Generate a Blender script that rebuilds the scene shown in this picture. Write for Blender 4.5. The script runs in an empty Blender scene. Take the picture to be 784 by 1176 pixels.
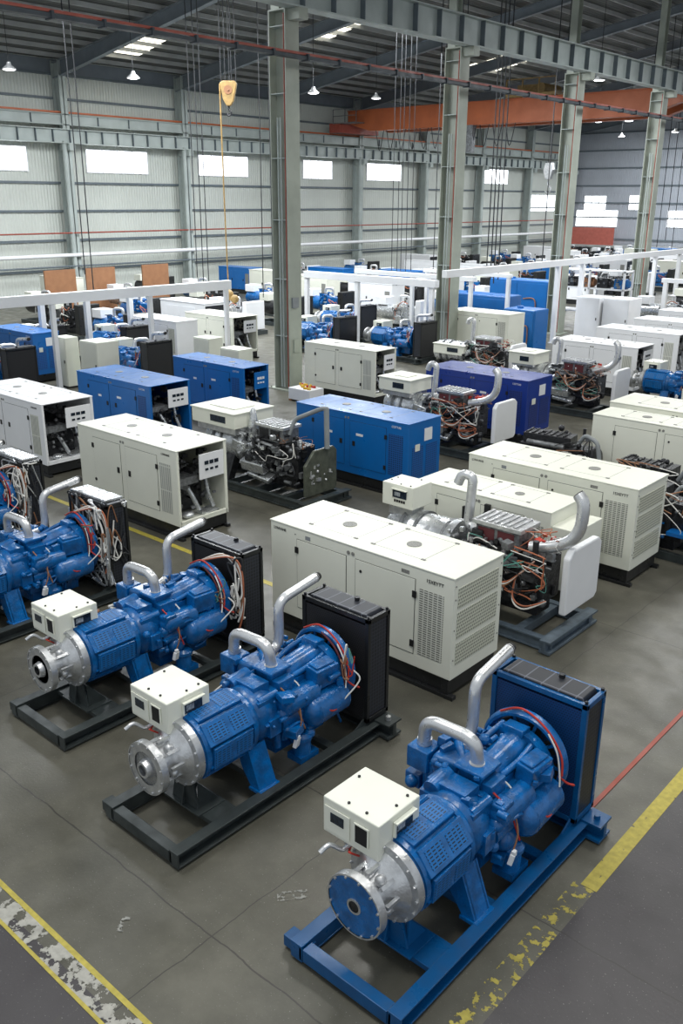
import bpy, bmesh, math, random
from mathutils import Vector, Matrix
R = math.radians
SC = bpy.context.scene
COL = SC.collection
# ------------------------------------------------------------------ camera
# world frame: +X runs along the canopies, +Y along the rows of steel columns, Z up
YAW = R(41.5)
cam_d = bpy.data.cameras.new('camera')
cam = bpy.data.objects.new('camera', cam_d); COL.objects.link(cam); SC.camera = cam
cam_d.sensor_fit = 'VERTICAL'; cam_d.sensor_height = 36.0; cam_d.sensor_width = 24.0
cam_d.lens = 1020.0 / 1176.0 * 36.0
cam_d.clip_end = 400
cam.location = (0, 0, 6.5)
cam.rotation_euler = (Matrix.Rotation(YAW, 4, 'Z') @ Matrix.Rotation(R(90 - 19.42), 4, 'X') @ Matrix.Rotation(R(0.3), 4, 'Z')).to_euler()
SC.view_settings.view_transform = 'Standard'; SC.view_settings.look = 'None'
SC.view_settings.gamma = 1.0; SC.view_settings.use_curve_mapping = False
SC.view_settings.exposure = 0.0
# ------------------------------------------------------------------ world + lights
w = bpy.data.worlds.new('world'); SC.world = w; w.use_nodes = True
w.node_tree.nodes['Background'].inputs[0].default_value = (0.86, 0.93, 1.0, 1)
w.node_tree.nodes['Background'].inputs[1].default_value = 0.60

def area(name, loc, sx, sy, power, color=(1, 1, 1), rot=(0, 0, 0)):
    d = bpy.data.lights.new(name, 'AREA'); d.shape = 'RECTANGLE'; d.size = sx; d.size_y = sy
    d.energy = power; d.color = color
    o = bpy.data.objects.new(name, d); o.location = loc; o.rotation_euler = rot; COL.objects.link(o); return o
# added area lights without fixtures: near bay (out of frame above) and the crane bay
for x in (-3.0, -11.0):
    for y in (4.0, 14.0, 26.0):
        area('bay_light', (x, y, 13.0), 2.6, 2.6, 430, (1.0, 0.985, 0.93))
for x in (-29.0, -40.0):
    for y in (22.0, 34.0, 46.0, 74.0, 92.0):
        area('crane_bay_light', (x, y, 14.0), 6, 6, 2300, (0.93, 0.97, 1.0))
for y in (42.0, 62.0, 84.0):
    area('bay_light', (-12, y, 14.0), 6, 6, 2000, (0.95, 0.98, 1.0))

# ------------------------------------------------------------------ materials
def newmat(name):
    m = bpy.data.materials.new(name); m.use_nodes = True
    nt = m.node_tree; return m, nt, nt.nodes['Principled BSDF']
def N(nt, t, **kw):
    n = nt.nodes.new(t)
    for k, v in kw.items(): setattr(n, k, v)
    return n
def ramp(nt, fac, stops):
    n = N(nt, 'ShaderNodeValToRGB'); e = n.color_ramp.elements
    while len(e) < len(stops): e.new(0.5)
    for i, (p, c) in enumerate(stops):
        e[i].position = p; e[i].color = (*c, 1) if len(c) == 3 else c
    nt.links.new(fac, n.inputs[0]); return n.outputs[0]
def noise(nt, scale, detail=3, vec=None, rough=0.5):
    n = N(nt, 'ShaderNodeTexNoise'); n.inputs['Scale'].default_value = scale
    n.inputs['Detail'].default_value = detail; n.inputs['Roughness'].default_value = rough
    if vec is None:
        t = N(nt, 'ShaderNodeTexCoord'); vec = t.outputs['Object']
    nt.links.new(vec, n.inputs['Vector']); return n.outputs[0]
def mix(nt, fac, a, b):
    n = N(nt, 'ShaderNodeMix', data_type='RGBA')
    for s, v in ((n.inputs[0], fac), (n.inputs[6], a), (n.inputs[7], b)):
        if hasattr(v, 'is_output'): nt.links.new(v, s)
        elif isinstance(v, (int, float)): s.default_value = v
        else: s.default_value = (*v, 1)
    return n.outputs[2]
def math_(nt, op, a, b=0.0, c=0.0):
    n = N(nt, 'ShaderNodeMath', operation=op)
    for s, v in zip(n.inputs, (a, b, c)):
        if hasattr(v, 'is_output'): nt.links.new(v, s)
        else: s.default_value = v
    return n.outputs[0]
def paint(name, col, rough=0.4, metal=0.0, var=0.12, scale=3.0, bump=0.0, bscale=40.0, coat=0.0, rvar=0.1):
    m, nt, p = newmat(name)
    nz = noise(nt, scale, 4)
    dk = tuple(c * (1 - var) for c in col); lt = tuple(min(1, c * (1 + var * 0.6)) for c in col)
    nt.links.new(ramp(nt, nz, [(0.3, dk), (0.7, lt)]), p.inputs['Base Color'])
    p.inputs['Metallic'].default_value = metal
    nt.links.new(ramp(nt, nz, [(0.3, (rough + rvar,) * 3), (0.7, (max(0.05, rough - rvar),) * 3)]), p.inputs['Roughness'])
    if coat: p.inputs['Coat Weight'].default_value = coat
    if bump:
        b = N(nt, 'ShaderNodeBump'); b.inputs['Strength'].default_value = bump; b.inputs['Distance'].default_value = 0.02
        nt.links.new(noise(nt, bscale, 3), b.inputs['Height']); nt.links.new(b.outputs[0], p.inputs['Normal'])
    return m
def emit(name, col, s):
    m, nt, p = newmat(name)
    p.inputs['Base Color'].default_value = (*col, 1)
    p.inputs['Emission Color'].default_value = (*col, 1); p.inputs['Emission Strength'].default_value = s
    return m
M = {}
M['blue'] = paint('blue_enamel', (0.0015, 0.115, 0.36), 0.30, 0, 0.4, 7, 0.3, 26, coat=0.2)
M['blue_canopy'] = paint('blue_canopy_paint', (0.004, 0.135, 0.44), 0.36, 0, 0.08, 1.5)
M['navy'] = paint('navy_canopy_paint', (0.012, 0.040, 0.26), 0.36, 0, 0.08, 1.5)
M['blue_frame'] = paint('blue_frame_paint', (0.002, 0.085, 0.25), 0.33, 0, 0.2, 4)
M['cream'] = paint('cream_paint', (0.80, 0.81, 0.71), 0.42, 0, 0.04, 1.5)
M['white'] = paint('white_paint', (0.84, 0.85, 0.87), 0.42, 0, 0.04, 1.5)
M['black'] = paint('black_paint', (0.014, 0.015, 0.016), 0.35, 0, 0.3, 4)
M['rubber'] = paint('black_rubber', (0.01, 0.01, 0.01), 0.6)
M['steel'] = paint('dark_skid_paint', (0.045, 0.055, 0.055), 0.45, 0.1, 0.35, 5)
M['bluegrey'] = paint('grey_blue_skid_paint', (0.11, 0.145, 0.18), 0.45, 0.2, 0.3, 5)
M['alu'] = paint('cast_aluminium', (0.62, 0.63, 0.64), 0.36, 0.75, 0.25, 8, 0.2, 40)
M['pipe'] = paint('silver_pipe', (0.66, 0.67, 0.68), 0.33, 0.65, 0.12, 9, 0.06, 10)
M['foil'] = paint('silver_foil', (0.64, 0.66, 0.68), 0.30, 0.75, 0.3, 9, 0.9, 7)
M['engine_dark'] = paint('dark_engine_metal', (0.035, 0.036, 0.04), 0.36, 0.5, 0.5, 12, 0.5, 30)
M['engine_grey'] = paint('grey_engine_metal', (0.22, 0.23, 0.24), 0.38, 0.5, 0.5, 12, 0.5, 30)
M['red'] = paint('red_wire', (0.50, 0.035, 0.02), 0.5)
M['orange_wire'] = paint('orange_wire', (0.42, 0.13, 0.06), 0.5)
M['white_wire'] = paint('white_wire', (0.75, 0.74, 0.70), 0.5)
M['green_wire'] = paint('green_wire', (0.10, 0.30, 0.25), 0.5)
M['brown_wire'] = paint('brown_wire', (0.30, 0.14, 0.07), 0.5)
M['lcd'] = paint('dark_display', (0.02, 0.03, 0.045), 0.12, 0, 0.6, 18)
M['column'] = paint('grey_green_column_paint', (0.37, 0.40, 0.34), 0.5, 0, 0.15, 1.2)
M['beam'] = paint('grey_blue_beam_paint', (0.42, 0.47, 0.45), 0.5, 0, 0.15, 1)
M['rafter'] = paint('rafter_paint', (0.20, 0.23, 0.26), 0.5, 0, 0.15, 1)
M['purlin'] = paint('purlin_zinc', (0.42, 0.43, 0.42), 0.5, 0.1, 0.15, 1)
M['girt'] = paint('girt_paint', (0.13, 0.16, 0.18), 0.5)
M['orange'] = paint('orange_crane_paint', (0.50, 0.13, 0.045), 0.45, 0, 0.15, 1)
M['yellow'] = paint('yellow_paint', (0.36, 0.23, 0.08), 0.5, 0, 0.3, 6)
M['bright_yellow'] = paint('bright_yellow_paint', (0.75, 0.45, 0.03), 0.4)
M['redpipe'] = paint('red_pipe_paint', (0.33, 0.07, 0.045), 0.5)
M['cable'] = paint('dark_cable', (0.02, 0.022, 0.025), 0.6)
M['redcable'] = paint('dark_red_cable', (0.11, 0.02, 0.025), 0.6)
M['tube_grey'] = paint('grey_cable', (0.25, 0.27, 0.28), 0.6)
M['tray'] = paint('dark_tray', (0.035, 0.045, 0.055), 0.5)
M['brown'] = paint('brown_board', (0.28, 0.13, 0.06), 0.6)
M['greyred'] = paint('red_fence', (0.45, 0.12, 0.09), 0.6)
M['window'] = emit('bright_window', (0.93, 0.97, 1.0), 3.2)
M['skylight'] = emit('bright_rooflight', (1.0, 0.95, 0.80), 2.2)
M['lamp'] = emit('lamp_glow', (0.97, 0.98, 1.0), 8)
M['meter'] = paint('meter_face', (0.35, 0.38, 0.40), 0.2, 0, 0.7, 40)
M['text'] = paint('dark_lettering', (0.03, 0.03, 0.035), 0.5)
M['text_white'] = paint('white_lettering', (0.8, 0.8, 0.82), 0.5)
M['vent_grey'] = paint('vent_grey', (0.25, 0.25, 0.23), 0.5, 0, 0.5, 60)
M['dkgreen'] = paint('olive_plate', (0.10, 0.11, 0.085), 0.4, 0.2, 0.4, 7)

def grille(name, axis, hole, bar, bw, bh, gap, vertical=True, metal=0.0):
    """perforated sheet: dark holes in a painted sheet, pattern fixed to the sheet (axis 0: sheet in XZ, 1: in YZ, 2: in XY)"""
    m, nt, p = newmat(name)
    t = N(nt, 'ShaderNodeTexCoord'); s = N(nt, 'ShaderNodeSeparateXYZ'); nt.links.new(t.outputs['Object'], s.inputs[0])
    a, b = {0: (0, 2), 1: (1, 2), 2: (0, 1)}[axis]
    c = N(nt, 'ShaderNodeCombineXYZ'); nt.links.new(s.outputs[a], c.inputs[0]); nt.links.new(s.outputs[b], c.inputs[1])
    k = N(nt, 'ShaderNodeTexBrick'); nt.links.new(c.outputs[0], k.inputs['Vector'])
    k.inputs['Scale'].default_value = 1.0; k.inputs['Brick Width'].default_value = bw; k.inputs['Row Height'].default_value = bh
    k.inputs['Mortar Size'].default_value = gap; k.inputs['Mortar Smooth'].default_value = 0.1
    k.offset = 0.0 if vertical else 0.5
    k.inputs['Color1'].default_value = (*hole, 1); k.inputs['Color2'].default_value = (*[x * 1.5 for x in hole], 1)
    k.inputs['Mortar'].default_value = (*bar, 1)
    nt.links.new(k.outputs[0], p.inputs['Base Color']); p.inputs['Roughness'].default_value = 0.45
    p.inputs['Metallic'].default_value = metal
    return m
M['gr_side'] = grille('perforated_side_cream', 0, (0.07, 0.07, 0.06), (0.66, 0.67, 0.60), 0.078, 0.034, 0.010)
M['gr_end'] = grille('perforated_end_cream', 1, (0.055, 0.06, 0.045), (0.66, 0.67, 0.56), 0.036, 0.05, 0.010, False)
M['gr_side_blue'] = grille('slotted_side_blue', 0, (0.004, 0.02, 0.07), (0.012, 0.10, 0.34), 0.06, 0.05, 0.012)
M['gr_end_blue'] = grille('slotted_end_blue', 1, (0.004, 0.02, 0.07), (0.012, 0.11, 0.38), 0.06, 0.05, 0.014)
M['gr_side_navy'] = grille('slotted_side_navy', 0, (0.01, 0.015, 0.05), (0.016, 0.04, 0.22), 0.06, 0.05, 0.012)
M['gr_end_navy'] = grille('slotted_end_navy', 1, (0.01, 0.015, 0.05), (0.016, 0.04, 0.22), 0.06, 0.05, 0.012)
M['gr_slat'] = grille('slatted_side_cream', 0, (0.24, 0.25, 0.23), (0.66, 0.67, 0.60), 0.05, 0.5, 0.014)
M['gr_alt'] = grille('slotted_alternator_blue', 2, (0.001, 0.003, 0.010), (0.004, 0.14, 0.42), 0.062, 0.030, 0.010)
M['core_blue'] = grille('radiator_core_blue', 1, (0.002, 0.012, 0.05), (0.003, 0.045, 0.16), 0.03, 0.028, 0.007, False)
M['core_black'] = grille('radiator_core_black', 1, (0.003, 0.003, 0.004), (0.022, 0.022, 0.024), 0.03, 0.028, 0.007, False)
M['core_top'] = grille('radiator_top_mesh', 2, (0.01, 0.012, 0.018), (0.10, 0.11, 0.14), 0.30, 0.20, 0.008)
M['core_side'] = grille('radiator_side_mesh', 0, (0.008, 0.009, 0.012), (0.03, 0.035, 0.05), 0.05, 0.05, 0.006)

def corrugated(name, col, axis, rough=0.5, period=0.22, strength=0.6):
    m, nt, p = newmat(name)
    t = N(nt, 'ShaderNodeTexCoord')
    wv = N(nt, 'ShaderNodeTexWave', wave_type='BANDS', bands_direction=axis); wv.inputs['Scale'].default_value = 0.314 / period
    nt.links.new(t.outputs['Object'], wv.inputs['Vector'])
    nz = noise(nt, 0.35, 4)
    nt.links.new(ramp(nt, nz, [(0.3, tuple(c * 0.86 for c in col)), (0.7, col)]), p.inputs['Base Color'])
    b = N(nt, 'ShaderNodeBump'); b.inputs['Strength'].default_value = strength; b.inputs['Distance'].default_value = 0.05
    nt.links.new(wv.outputs[1], b.inputs['Height']); nt.links.new(b.outputs[0], p.inputs['Normal'])
    p.inputs['Roughness'].default_value = rough; return m
M['wall'] = corrugated('wall_sheeting', (0.62, 0.65, 0.60), 'Y')
M['wall_end'] = corrugated('end_wall_sheeting', (0.42, 0.45, 0.50), 'X')
M['roof'] = corrugated('roof_sheeting', (0.10, 0.105, 0.10), 'X', 0.6)

def floor_mat():
    m, nt, p = newmat('worn_concrete')
    t = N(nt, 'ShaderNodeTexCoord'); s = N(nt, 'ShaderNodeSeparateXYZ'); nt.links.new(t.outputs['Object'], s.inputs[0])
    v = t.outputs['Object']
    base = ramp(nt, noise(nt, 0.9, 8, v, 0.62), [(0.28, (0.066, 0.063, 0.048)), (0.5, (0.102, 0.098, 0.077)), (0.72, (0.155, 0.149, 0.119))])
    dark = ramp(nt, noise(nt, 1.1, 8, v, 0.6), [(0.3, (0.043, 0.039, 0.041)), (0.7, (0.066, 0.060, 0.064))])
    # the aisle right of the yellow line and the aisle before the machines carry another, darker coat
    r1 = math_(nt, 'GREATER_THAN', s.outputs[0], -2.80); r2 = math_(nt, 'LESS_THAN', s.outputs[1], 2.97)
    # beyond the aisle crossing the floor is bare again
    c = mix(nt, math_(nt, 'MAXIMUM', r1, r2), base, dark)
    # fine grit and pale chips
    g = noise(nt, 55, 2, v); c = mix(nt, math_(nt, 'MULTIPLY', math_(nt, 'GREATER_THAN', g, 0.70), 0.55), c, (0.32, 0.32, 0.29))
    st = noise(nt, 0.28, 5, v, 0.6); c = mix(nt, math_(nt, 'MULTIPLY', math_(nt, 'GREATER_THAN', st, 0.62), 0.25), c, (0.07, 0.066, 0.055))
    # casting joints (wavering thin cracks)
    wob = math_(nt, 'MULTIPLY', math_(nt, 'SUBTRACT', noise(nt, 2.5, 3, v), 0.5), 0.08)
    def joint(axis_out, at, width):
        d = math_(nt, 'ABSOLUTE', math_(nt, 'SUBTRACT', math_(nt, 'ADD', axis_out, wob), at))
        return math_(nt, 'LESS_THAN', d, width)
    j = None
    for at in (4.08, 6.30, 12.6, 19.0, 28, 38):
        q = joint(s.outputs[1], at, 0.008)
        j = q if j is None else math_(nt, 'MAXIMUM', j, q)
    for at in (-5.2, -10.6, -17.5): j = math_(nt, 'MAXIMUM', j, joint(s.outputs[0], at, 0.006))
    c = mix(nt, math_(nt, 'MULTIPLY', j, 0.75), c, (0.035, 0.032, 0.03))
    nt.links.new(c, p.inputs['Base Color'])
    nt.links.new(ramp(nt, noise(nt, 2.2, 6, v), [(0.3, (0.50,) * 3), (0.7, (0.30,) * 3)]), p.inputs['Roughness'])
    b = N(nt, 'ShaderNodeBump'); b.inputs['Strength'].default_value = 0.15; b.inputs['Distance'].default_value = 0.01
    nt.links.new(noise(nt, 30, 4, v), b.inputs['Height']); nt.links.new(b.outputs[0], p.inputs['Normal'])
    return m
M['floor'] = floor_mat()
def worn(name, col, thr, scale=6.0):
    m, nt, p = newmat(name)
    nz = noise(nt, scale, 6, None, 0.65)
    nt.links.new(ramp(nt, noise(nt, 14, 4), [(0.3, tuple(c * 0.7 for c in col)), (0.7, col)]), p.inputs['Base Color'])
    p.inputs['Roughness'].default_value = 0.55
    nt.links.new(math_(nt, 'GREATER_THAN', nz, thr), p.inputs['Alpha'])
    return m
M['line_full'] = worn('yellow_floor_paint', (0.52, 0.43, 0.07), 0.36)
M['line_worn'] = worn('flaking_yellow_floor_paint', (0.50, 0.42, 0.08), 0.56, 9)
M['line_white'] = worn('flaking_white_floor_paint', (0.46, 0.45, 0.40), 0.50, 5)
M['scuff'] = worn('pale_scuff', (0.34, 0.34, 0.31), 0.55, 16)

# ------------------------------------------------------------------ mesh helpers
class MB:
    def __init__(s): s.v = []; s.f = []; s.sm = []
    def add(s, vs, fs, smooth=False):
        o = len(s.v); s.v += [tuple(p) for p in vs]; s.f += [tuple(i + o for i in f) for f in fs]; s.sm += [smooth] * len(fs); return s
    def box(s, c, d, rot=None, taper=1.0):
        x, y, z = (k / 2 for k in d)
        vs = [Vector((a * x * (taper if cc > 0 else 1), b * y * (taper if cc > 0 else 1), cc * z)) for cc in (-1, 1) for b in (-1, 1) for a in (-1, 1)]
        if rot: mt = Matrix.Rotation(rot[2], 3, 'Z') @ Matrix.Rotation(rot[1], 3, 'Y') @ Matrix.Rotation(rot[0], 3, 'X'); vs = [mt @ q for q in vs]
        vs = [q + Vector(c) for q in vs]
        return s.add(vs, [(0, 2, 3, 1), (4, 5, 7, 6), (0, 1, 5, 4), (2, 6, 7, 3), (0, 4, 6, 2), (1, 3, 7, 5)])
    def b2(s, x0, x1, y0, y1, z0, z1):
        return s.box(((x0 + x1) / 2, (y0 + y1) / 2, (z0 + z1) / 2), (abs(x1 - x0), abs(y1 - y0), abs(z1 - z0)))
    def lathe(s, prof, origin=(0, 0, 0), axis=(1, 0, 0), n=28, cap=True):
        """prof: (distance along axis, radius)"""
        a = Vector(axis).normalized(); t = Vector((0, 0, 1)) if abs(a.z) < .9 else Vector((1, 0, 0))
        e1 = a.cross(t).normalized(); e2 = a.cross(e1); o = Vector(origin); vs = []; fs = []
        for d, r in prof:
            for k in range(n):
                q = 2 * math.pi * k / n; vs.append(o + a * d + (e1 * math.cos(q) + e2 * math.sin(q)) * r)
        for i in range(len(prof) - 1):
            for k in range(n):
                k2 = (k + 1) % n; fs.append((i * n + k, i * n + k2, (i + 1) * n + k2, (i + 1) * n + k))
        if cap:
            fs.append(tuple(range(n - 1, -1, -1))); fs.append(tuple((len(prof) - 1) * n + k for k in range(n)))
        return s.add(vs, fs, True)
    def cyl(s, a, b, r, r2=None, n=20):
        a = Vector(a); b = Vector(b); return s.lathe([(0, r), ((b - a).length, r if r2 is None else r2)], a, b - a, n)
    def ball(s, c, r, n=16):
        if not hasattr(r, '__len__'): r = (r, r, r)
        vs = []; fs = []; m = n // 2
        for i in range(m + 1):
            th = math.pi * i / m
            for k in range(n):
                q = 2 * math.pi * k / n; vs.append((c[0] + r[0] * math.sin(th) * math.cos(q), c[1] + r[1] * math.sin(th) * math.sin(q), c[2] + r[2] * math.cos(th)))
        for i in range(m):
            for k in range(n): fs.append((i * n + k, (i + 1) * n + k, (i + 1) * n + (k + 1) % n, i * n + (k + 1) % n))
        return s.add(vs, fs, True)
    def tube(s, pts, r, n=10, close=True, sub=6):
        P = [Vector(p) for p in pts]
        if sub and len(P) > 2:
            Q = []
            for i in range(len(P) - 1):
                p0 = P[max(i - 1, 0)]; p1 = P[i]; p2 = P[i + 1]; p3 = P[min(i + 2, len(P) - 1)]
                for k in range(sub):
                    t = k / sub; Q.append(0.5 * ((2 * p1) + (p2 - p0) * t + (2 * p0 - 5 * p1 + 4 * p2 - p3) * t * t + (3 * p1 - p0 - 3 * p2 + p3) * t ** 3))
            Q.append(P[-1]); P = Q
        vs = []; fs = []; prev = None
        for i, p in enumerate(P):
            d = (P[min(i + 1, len(P) - 1)] - P[max(i - 1, 0)]).normalized()
            if prev is None:
                t = Vector((0, 0, 1)) if abs(d.z) < .9 else Vector((1, 0, 0)); e1 = d.cross(t).normalized()
            else: e1 = (prev - d * prev.dot(d)).normalized()
            prev = e1; e2 = d.cross(e1); rr = r[min(i, len(r) - 1)] if hasattr(r, '__len__') else r
            for k in range(n):
                q = 2 * math.pi * k / n; vs.append(p + (e1 * math.cos(q) + e2 * math.sin(q)) * rr)
        for i in range(len(P) - 1):
            for k in range(n): fs.append((i * n + k, i * n + (k + 1) % n, (i + 1) * n + (k + 1) % n, (i + 1) * n + k))
        if close: fs.append(tuple(range(n - 1, -1, -1))); fs.append(tuple((len(P) - 1) * n + k for k in range(n)))
        return s.add(vs, fs, True)
    def pipe(s, pts, r, n=14, bend=0.12):
        """straight runs with rounded corners"""
        P = [Vector(p) for p in pts]; out = [P[0]]
        for i in range(1, len(P) - 1):
            a = (P[i - 1] - P[i]); b = (P[i + 1] - P[i]); la = min(bend, a.length * .48); lb = min(bend, b.length * .48)
            p0 = P[i] + a.normalized() * la; p2 = P[i] + b.normalized() * lb
            for k in range(7):
                t = k / 6; out.append(p0 * (1 - t) ** 2 + P[i] * 2 * t * (1 - t) + p2 * t * t)
        out.append(P[-1]); return s.tube(out, r, n, True, 0)
    def prism(s, poly, axis, a, b):
        """poly: 2D outline in the plane across axis ('x': (y,z), 'y': (x,z), 'z': (x,y))"""
        f = {'x': lambda p, t: (t, p[0], p[1]), 'y': lambda p, t: (p[0], t, p[1]), 'z': lambda p, t: (p[0], p[1], t)}[axis]
        n = len(poly); vs = [f(p, a) for p in poly] + [f(p, b) for p in poly]
        fs = [tuple(range(n - 1, -1, -1)), tuple(range(n, 2 * n))] + [(i, (i + 1) % n, (i + 1) % n + n, i + n) for i in range(n)]
        return s.add(vs, fs)
    def build(s, name, mat, parent=None, bevel=0.0):
        me = bpy.data.meshes.new(name); me.from_pydata(s.v, [], s.f); me.update()
        bm = bmesh.new(); bm.from_mesh(me); bmesh.ops.recalc_face_normals(bm, faces=bm.faces); bm.to_mesh(me); bm.free()
        me.polygons.foreach_set('use_smooth', s.sm)
        if any(s.sm): me.set_sharp_from_angle(angle=R(42))
        me.materials.append(M[mat] if isinstance(mat, str) else mat)
        o = bpy.data.objects.new(name, me); COL.objects.link(o)
        if parent: o.parent = parent
        if bevel:
            b = o.modifiers.new('bevel', 'BEVEL'); b.width = bevel; b.segments = 2; b.limit_method = 'ANGLE'
        return o
def root(name, loc, rz=0.0, label=None, cat=None, group=None):
    o = bpy.data.objects.new(name, None); COL.objects.link(o); o.location = loc; o.rotation_euler = (0, 0, rz)
    o.empty_display_size = 0.2
    return tag(o, label, cat, group)
def tag(o, label=None, cat=None, group=None, kind=None):
    for k, v in (('label', label), ('category', cat), ('group', group), ('kind', kind)):
        if v: o[k] = v
    return o
def struct(o): o['kind'] = 'structure'; return o
KIDS = {}
def copy_tree(o, parent=None):
    c = o.copy(); COL.objects.link(c)
    if parent: c.parent = parent
    for ch in list(o.children): copy_tree(ch, c)
    return c
def dup(proto, loc, rz, label, cat=None, group=None):
    c = copy_tree(proto); c.location = loc; c.rotation_euler = (0, 0, rz); c['label'] = label
    if cat: c['category'] = cat
    if group: c['group'] = group
    elif 'group' in c: del c['group']
    return c
def text(s, name, size, loc, rot, mat, parent, depth=0.002):
    cu = bpy.data.curves.new(name, 'FONT'); cu.body = s; cu.size = size; cu.extrude = depth
    cu.align_x = 'CENTER'; cu.align_y = 'CENTER'
    to = bpy.data.objects.new(name + '_tmp', cu); COL.objects.link(to)
    me = bpy.data.meshes.new_from_object(to.evaluated_get(bpy.context.evaluated_depsgraph_get()))
    bpy.data.objects.remove(to); me.materials.clear(); me.materials.append(M[mat])
    o = bpy.data.objects.new(name, me); COL.objects.link(o); o.parent = parent; o.location = loc; o.rotation_euler = rot
    return o
FRONT = (R(90), 0, 0); END = (R(90), 0, R(90)); LEFTEND = (R(90), 0, R(-90))

# ------------------------------------------------------------------ room shell
UW, VE = -55.0, 103.0                       # long wall, end wall
WC = [5.3 + 9.7 * k for k in range(11)]     # wall column stations along Y
struct(MB().b2(-56, 9, -3, 104, -0.2, 0).build('floor', 'floor'))
wl = struct(MB().b2(UW - 0.2, UW, 5, 104, 0, 15.2).build('wall_left', 'wall'))
we = struct(MB().b2(-55, 9, VE, VE + 0.2, 0, 20.2).build('wall_back', 'wall_end'))
def roof_z(x): return 14.75 + (x - UW) * 0.145 if x < -22.4 else 14.75 + 32.6 * 0.145 - (x + 22.4) * 0.145
def slab(x0, x1, y0, y1, th=0.1):
    return MB().prism([(x0, roof_z(x0)), (x1, roof_z(x1)), (x1, roof_z(x1) + th), (x0, roof_z(x0) + th)], 'y', y0, y1)
m = slab(UW - 0.5, -22.4, 4, 104, 0.08); m2 = slab(-22.4, 9, 14, 104, 0.08); m.add(m2.v, m2.f)
ce = struct(m.build('ceiling', 'roof'))
for x in [UW + 1.2 + 1.45 * k for k in range(23)] + [-21.0 + 1.5 * k for k in range(14)]:
    if abs(x + 22.4) < 0.5: continue
    z = roof_z(x)
    MB().b2(x - 0.05, x + 0.05, 14, 103, z - 0.26, z - 0.02).build('roof_purlin', 'purlin', ce)
for x0, x1, y0, y1 in ((-52.2, -47.8, 36.0, 38.9), (-44.4, -40.0, 45.0, 47.9), (-44.4, -40.0, 64.0, 68.0), (-38.0, -35.0, 84.0, 87.0)):
    n = int((x1 - x0) / 1.45)
    for q in range(n):          # translucent strips between the purlins
        a = x0 + q * 1.45 + .06
        MB().prism([(a + .1, roof_z(a + .1) - .02), (a + 1.3, roof_z(a + 1.3) - .02), (a + 1.3, roof_z(a + 1.3) - .06), (a + .1, roof_z(a + .1) - .06)], 'y', y0 + .25 * (q % 2), y1 - .2 * (q % 3)).build('rooflight', 'skylight', ce)
for zg in (13.85, 12.45, 11.3, 7.4, 5.65, 3.8, 1.9):
    MB().b2(UW + 0.002, UW + 0.14, 5.1, 102.9, zg - 0.07, zg + 0.07).build('wall_girt', 'girt', wl)
MB().b2(UW + 0.002, UW + 0.05, 5.1, 102.9, 13.9, 14.7).build('dark_wall_band', 'rafter', wl)
for zg in (2.2, 4.6, 6.2, 8.1, 10.0, 11.9, 13.8, 15.7):
    MB().b2(-54.8, 8.9, VE - 0.14, VE - 0.002, zg - 0.08, zg + 0.08).build('wall_girt', 'girt', we)
wn = 0
def window(x0, x1, y0, y1, z0, z1, mull):
    global wn; wn += 1
    along_y = x0 == x1
    if along_y: f = MB(); g = MB().b2(x0 + 0.01, x0 + 0.05, y0, y1, z0, z1)
    else: f = MB(); g = MB().b2(x0, x1, y0 - 0.05, y0 - 0.01, z0, z1)
    def bar(a, b, c, d):
        if along_y: f.b2(x0 + 0.01, x0 + 0.09, a, b, c, d)
        else: f.b2(a, b, y0 - 0.09, y0 - 0.01, c, d)
    A, B = (y0, y1) if along_y else (x0, x1)
    bar(A - .07, B + .07, z0 - .07, z0); bar(A - .07, B + .07, z1, z1 + .07); bar(A - .07, A, z0, z1); bar(B, B + .07, z0, z1)
    o = struct(f.build('window_%d' % wn, 'white')); g.build('window_pane', 'window', o)
    mm = MB(); f = mm
    for k in range(1, mull): q = A + (B - A) * k / mull; bar(q - .03, q + .03, z0, z1)
    mm.build('mullion', 'white', o)
for y0, y1 in ((27.6, 31.9), (36.3, 41.2), (45.9, 50.8), (57.1, 60.6), (65.3, 70.2), (84.0, 89.0)):
    window(UW, UW, y0, y1, 8.12, 9.5, 4)
window(UW, UW, 94.2, 100.0, 5.3, 7.0, 3)
for x0, x1, z0, z1 in ((-52.7, -50.0, 5.5, 6.95), (-53.6, -48.4, 3.6, 5.35), (-47.1, -46.0, 5.5, 7.0), (-42.4, -39.0, 3.7, 5.4)):
    window(x0, x1, VE, VE, z0, z1, 3)

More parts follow.
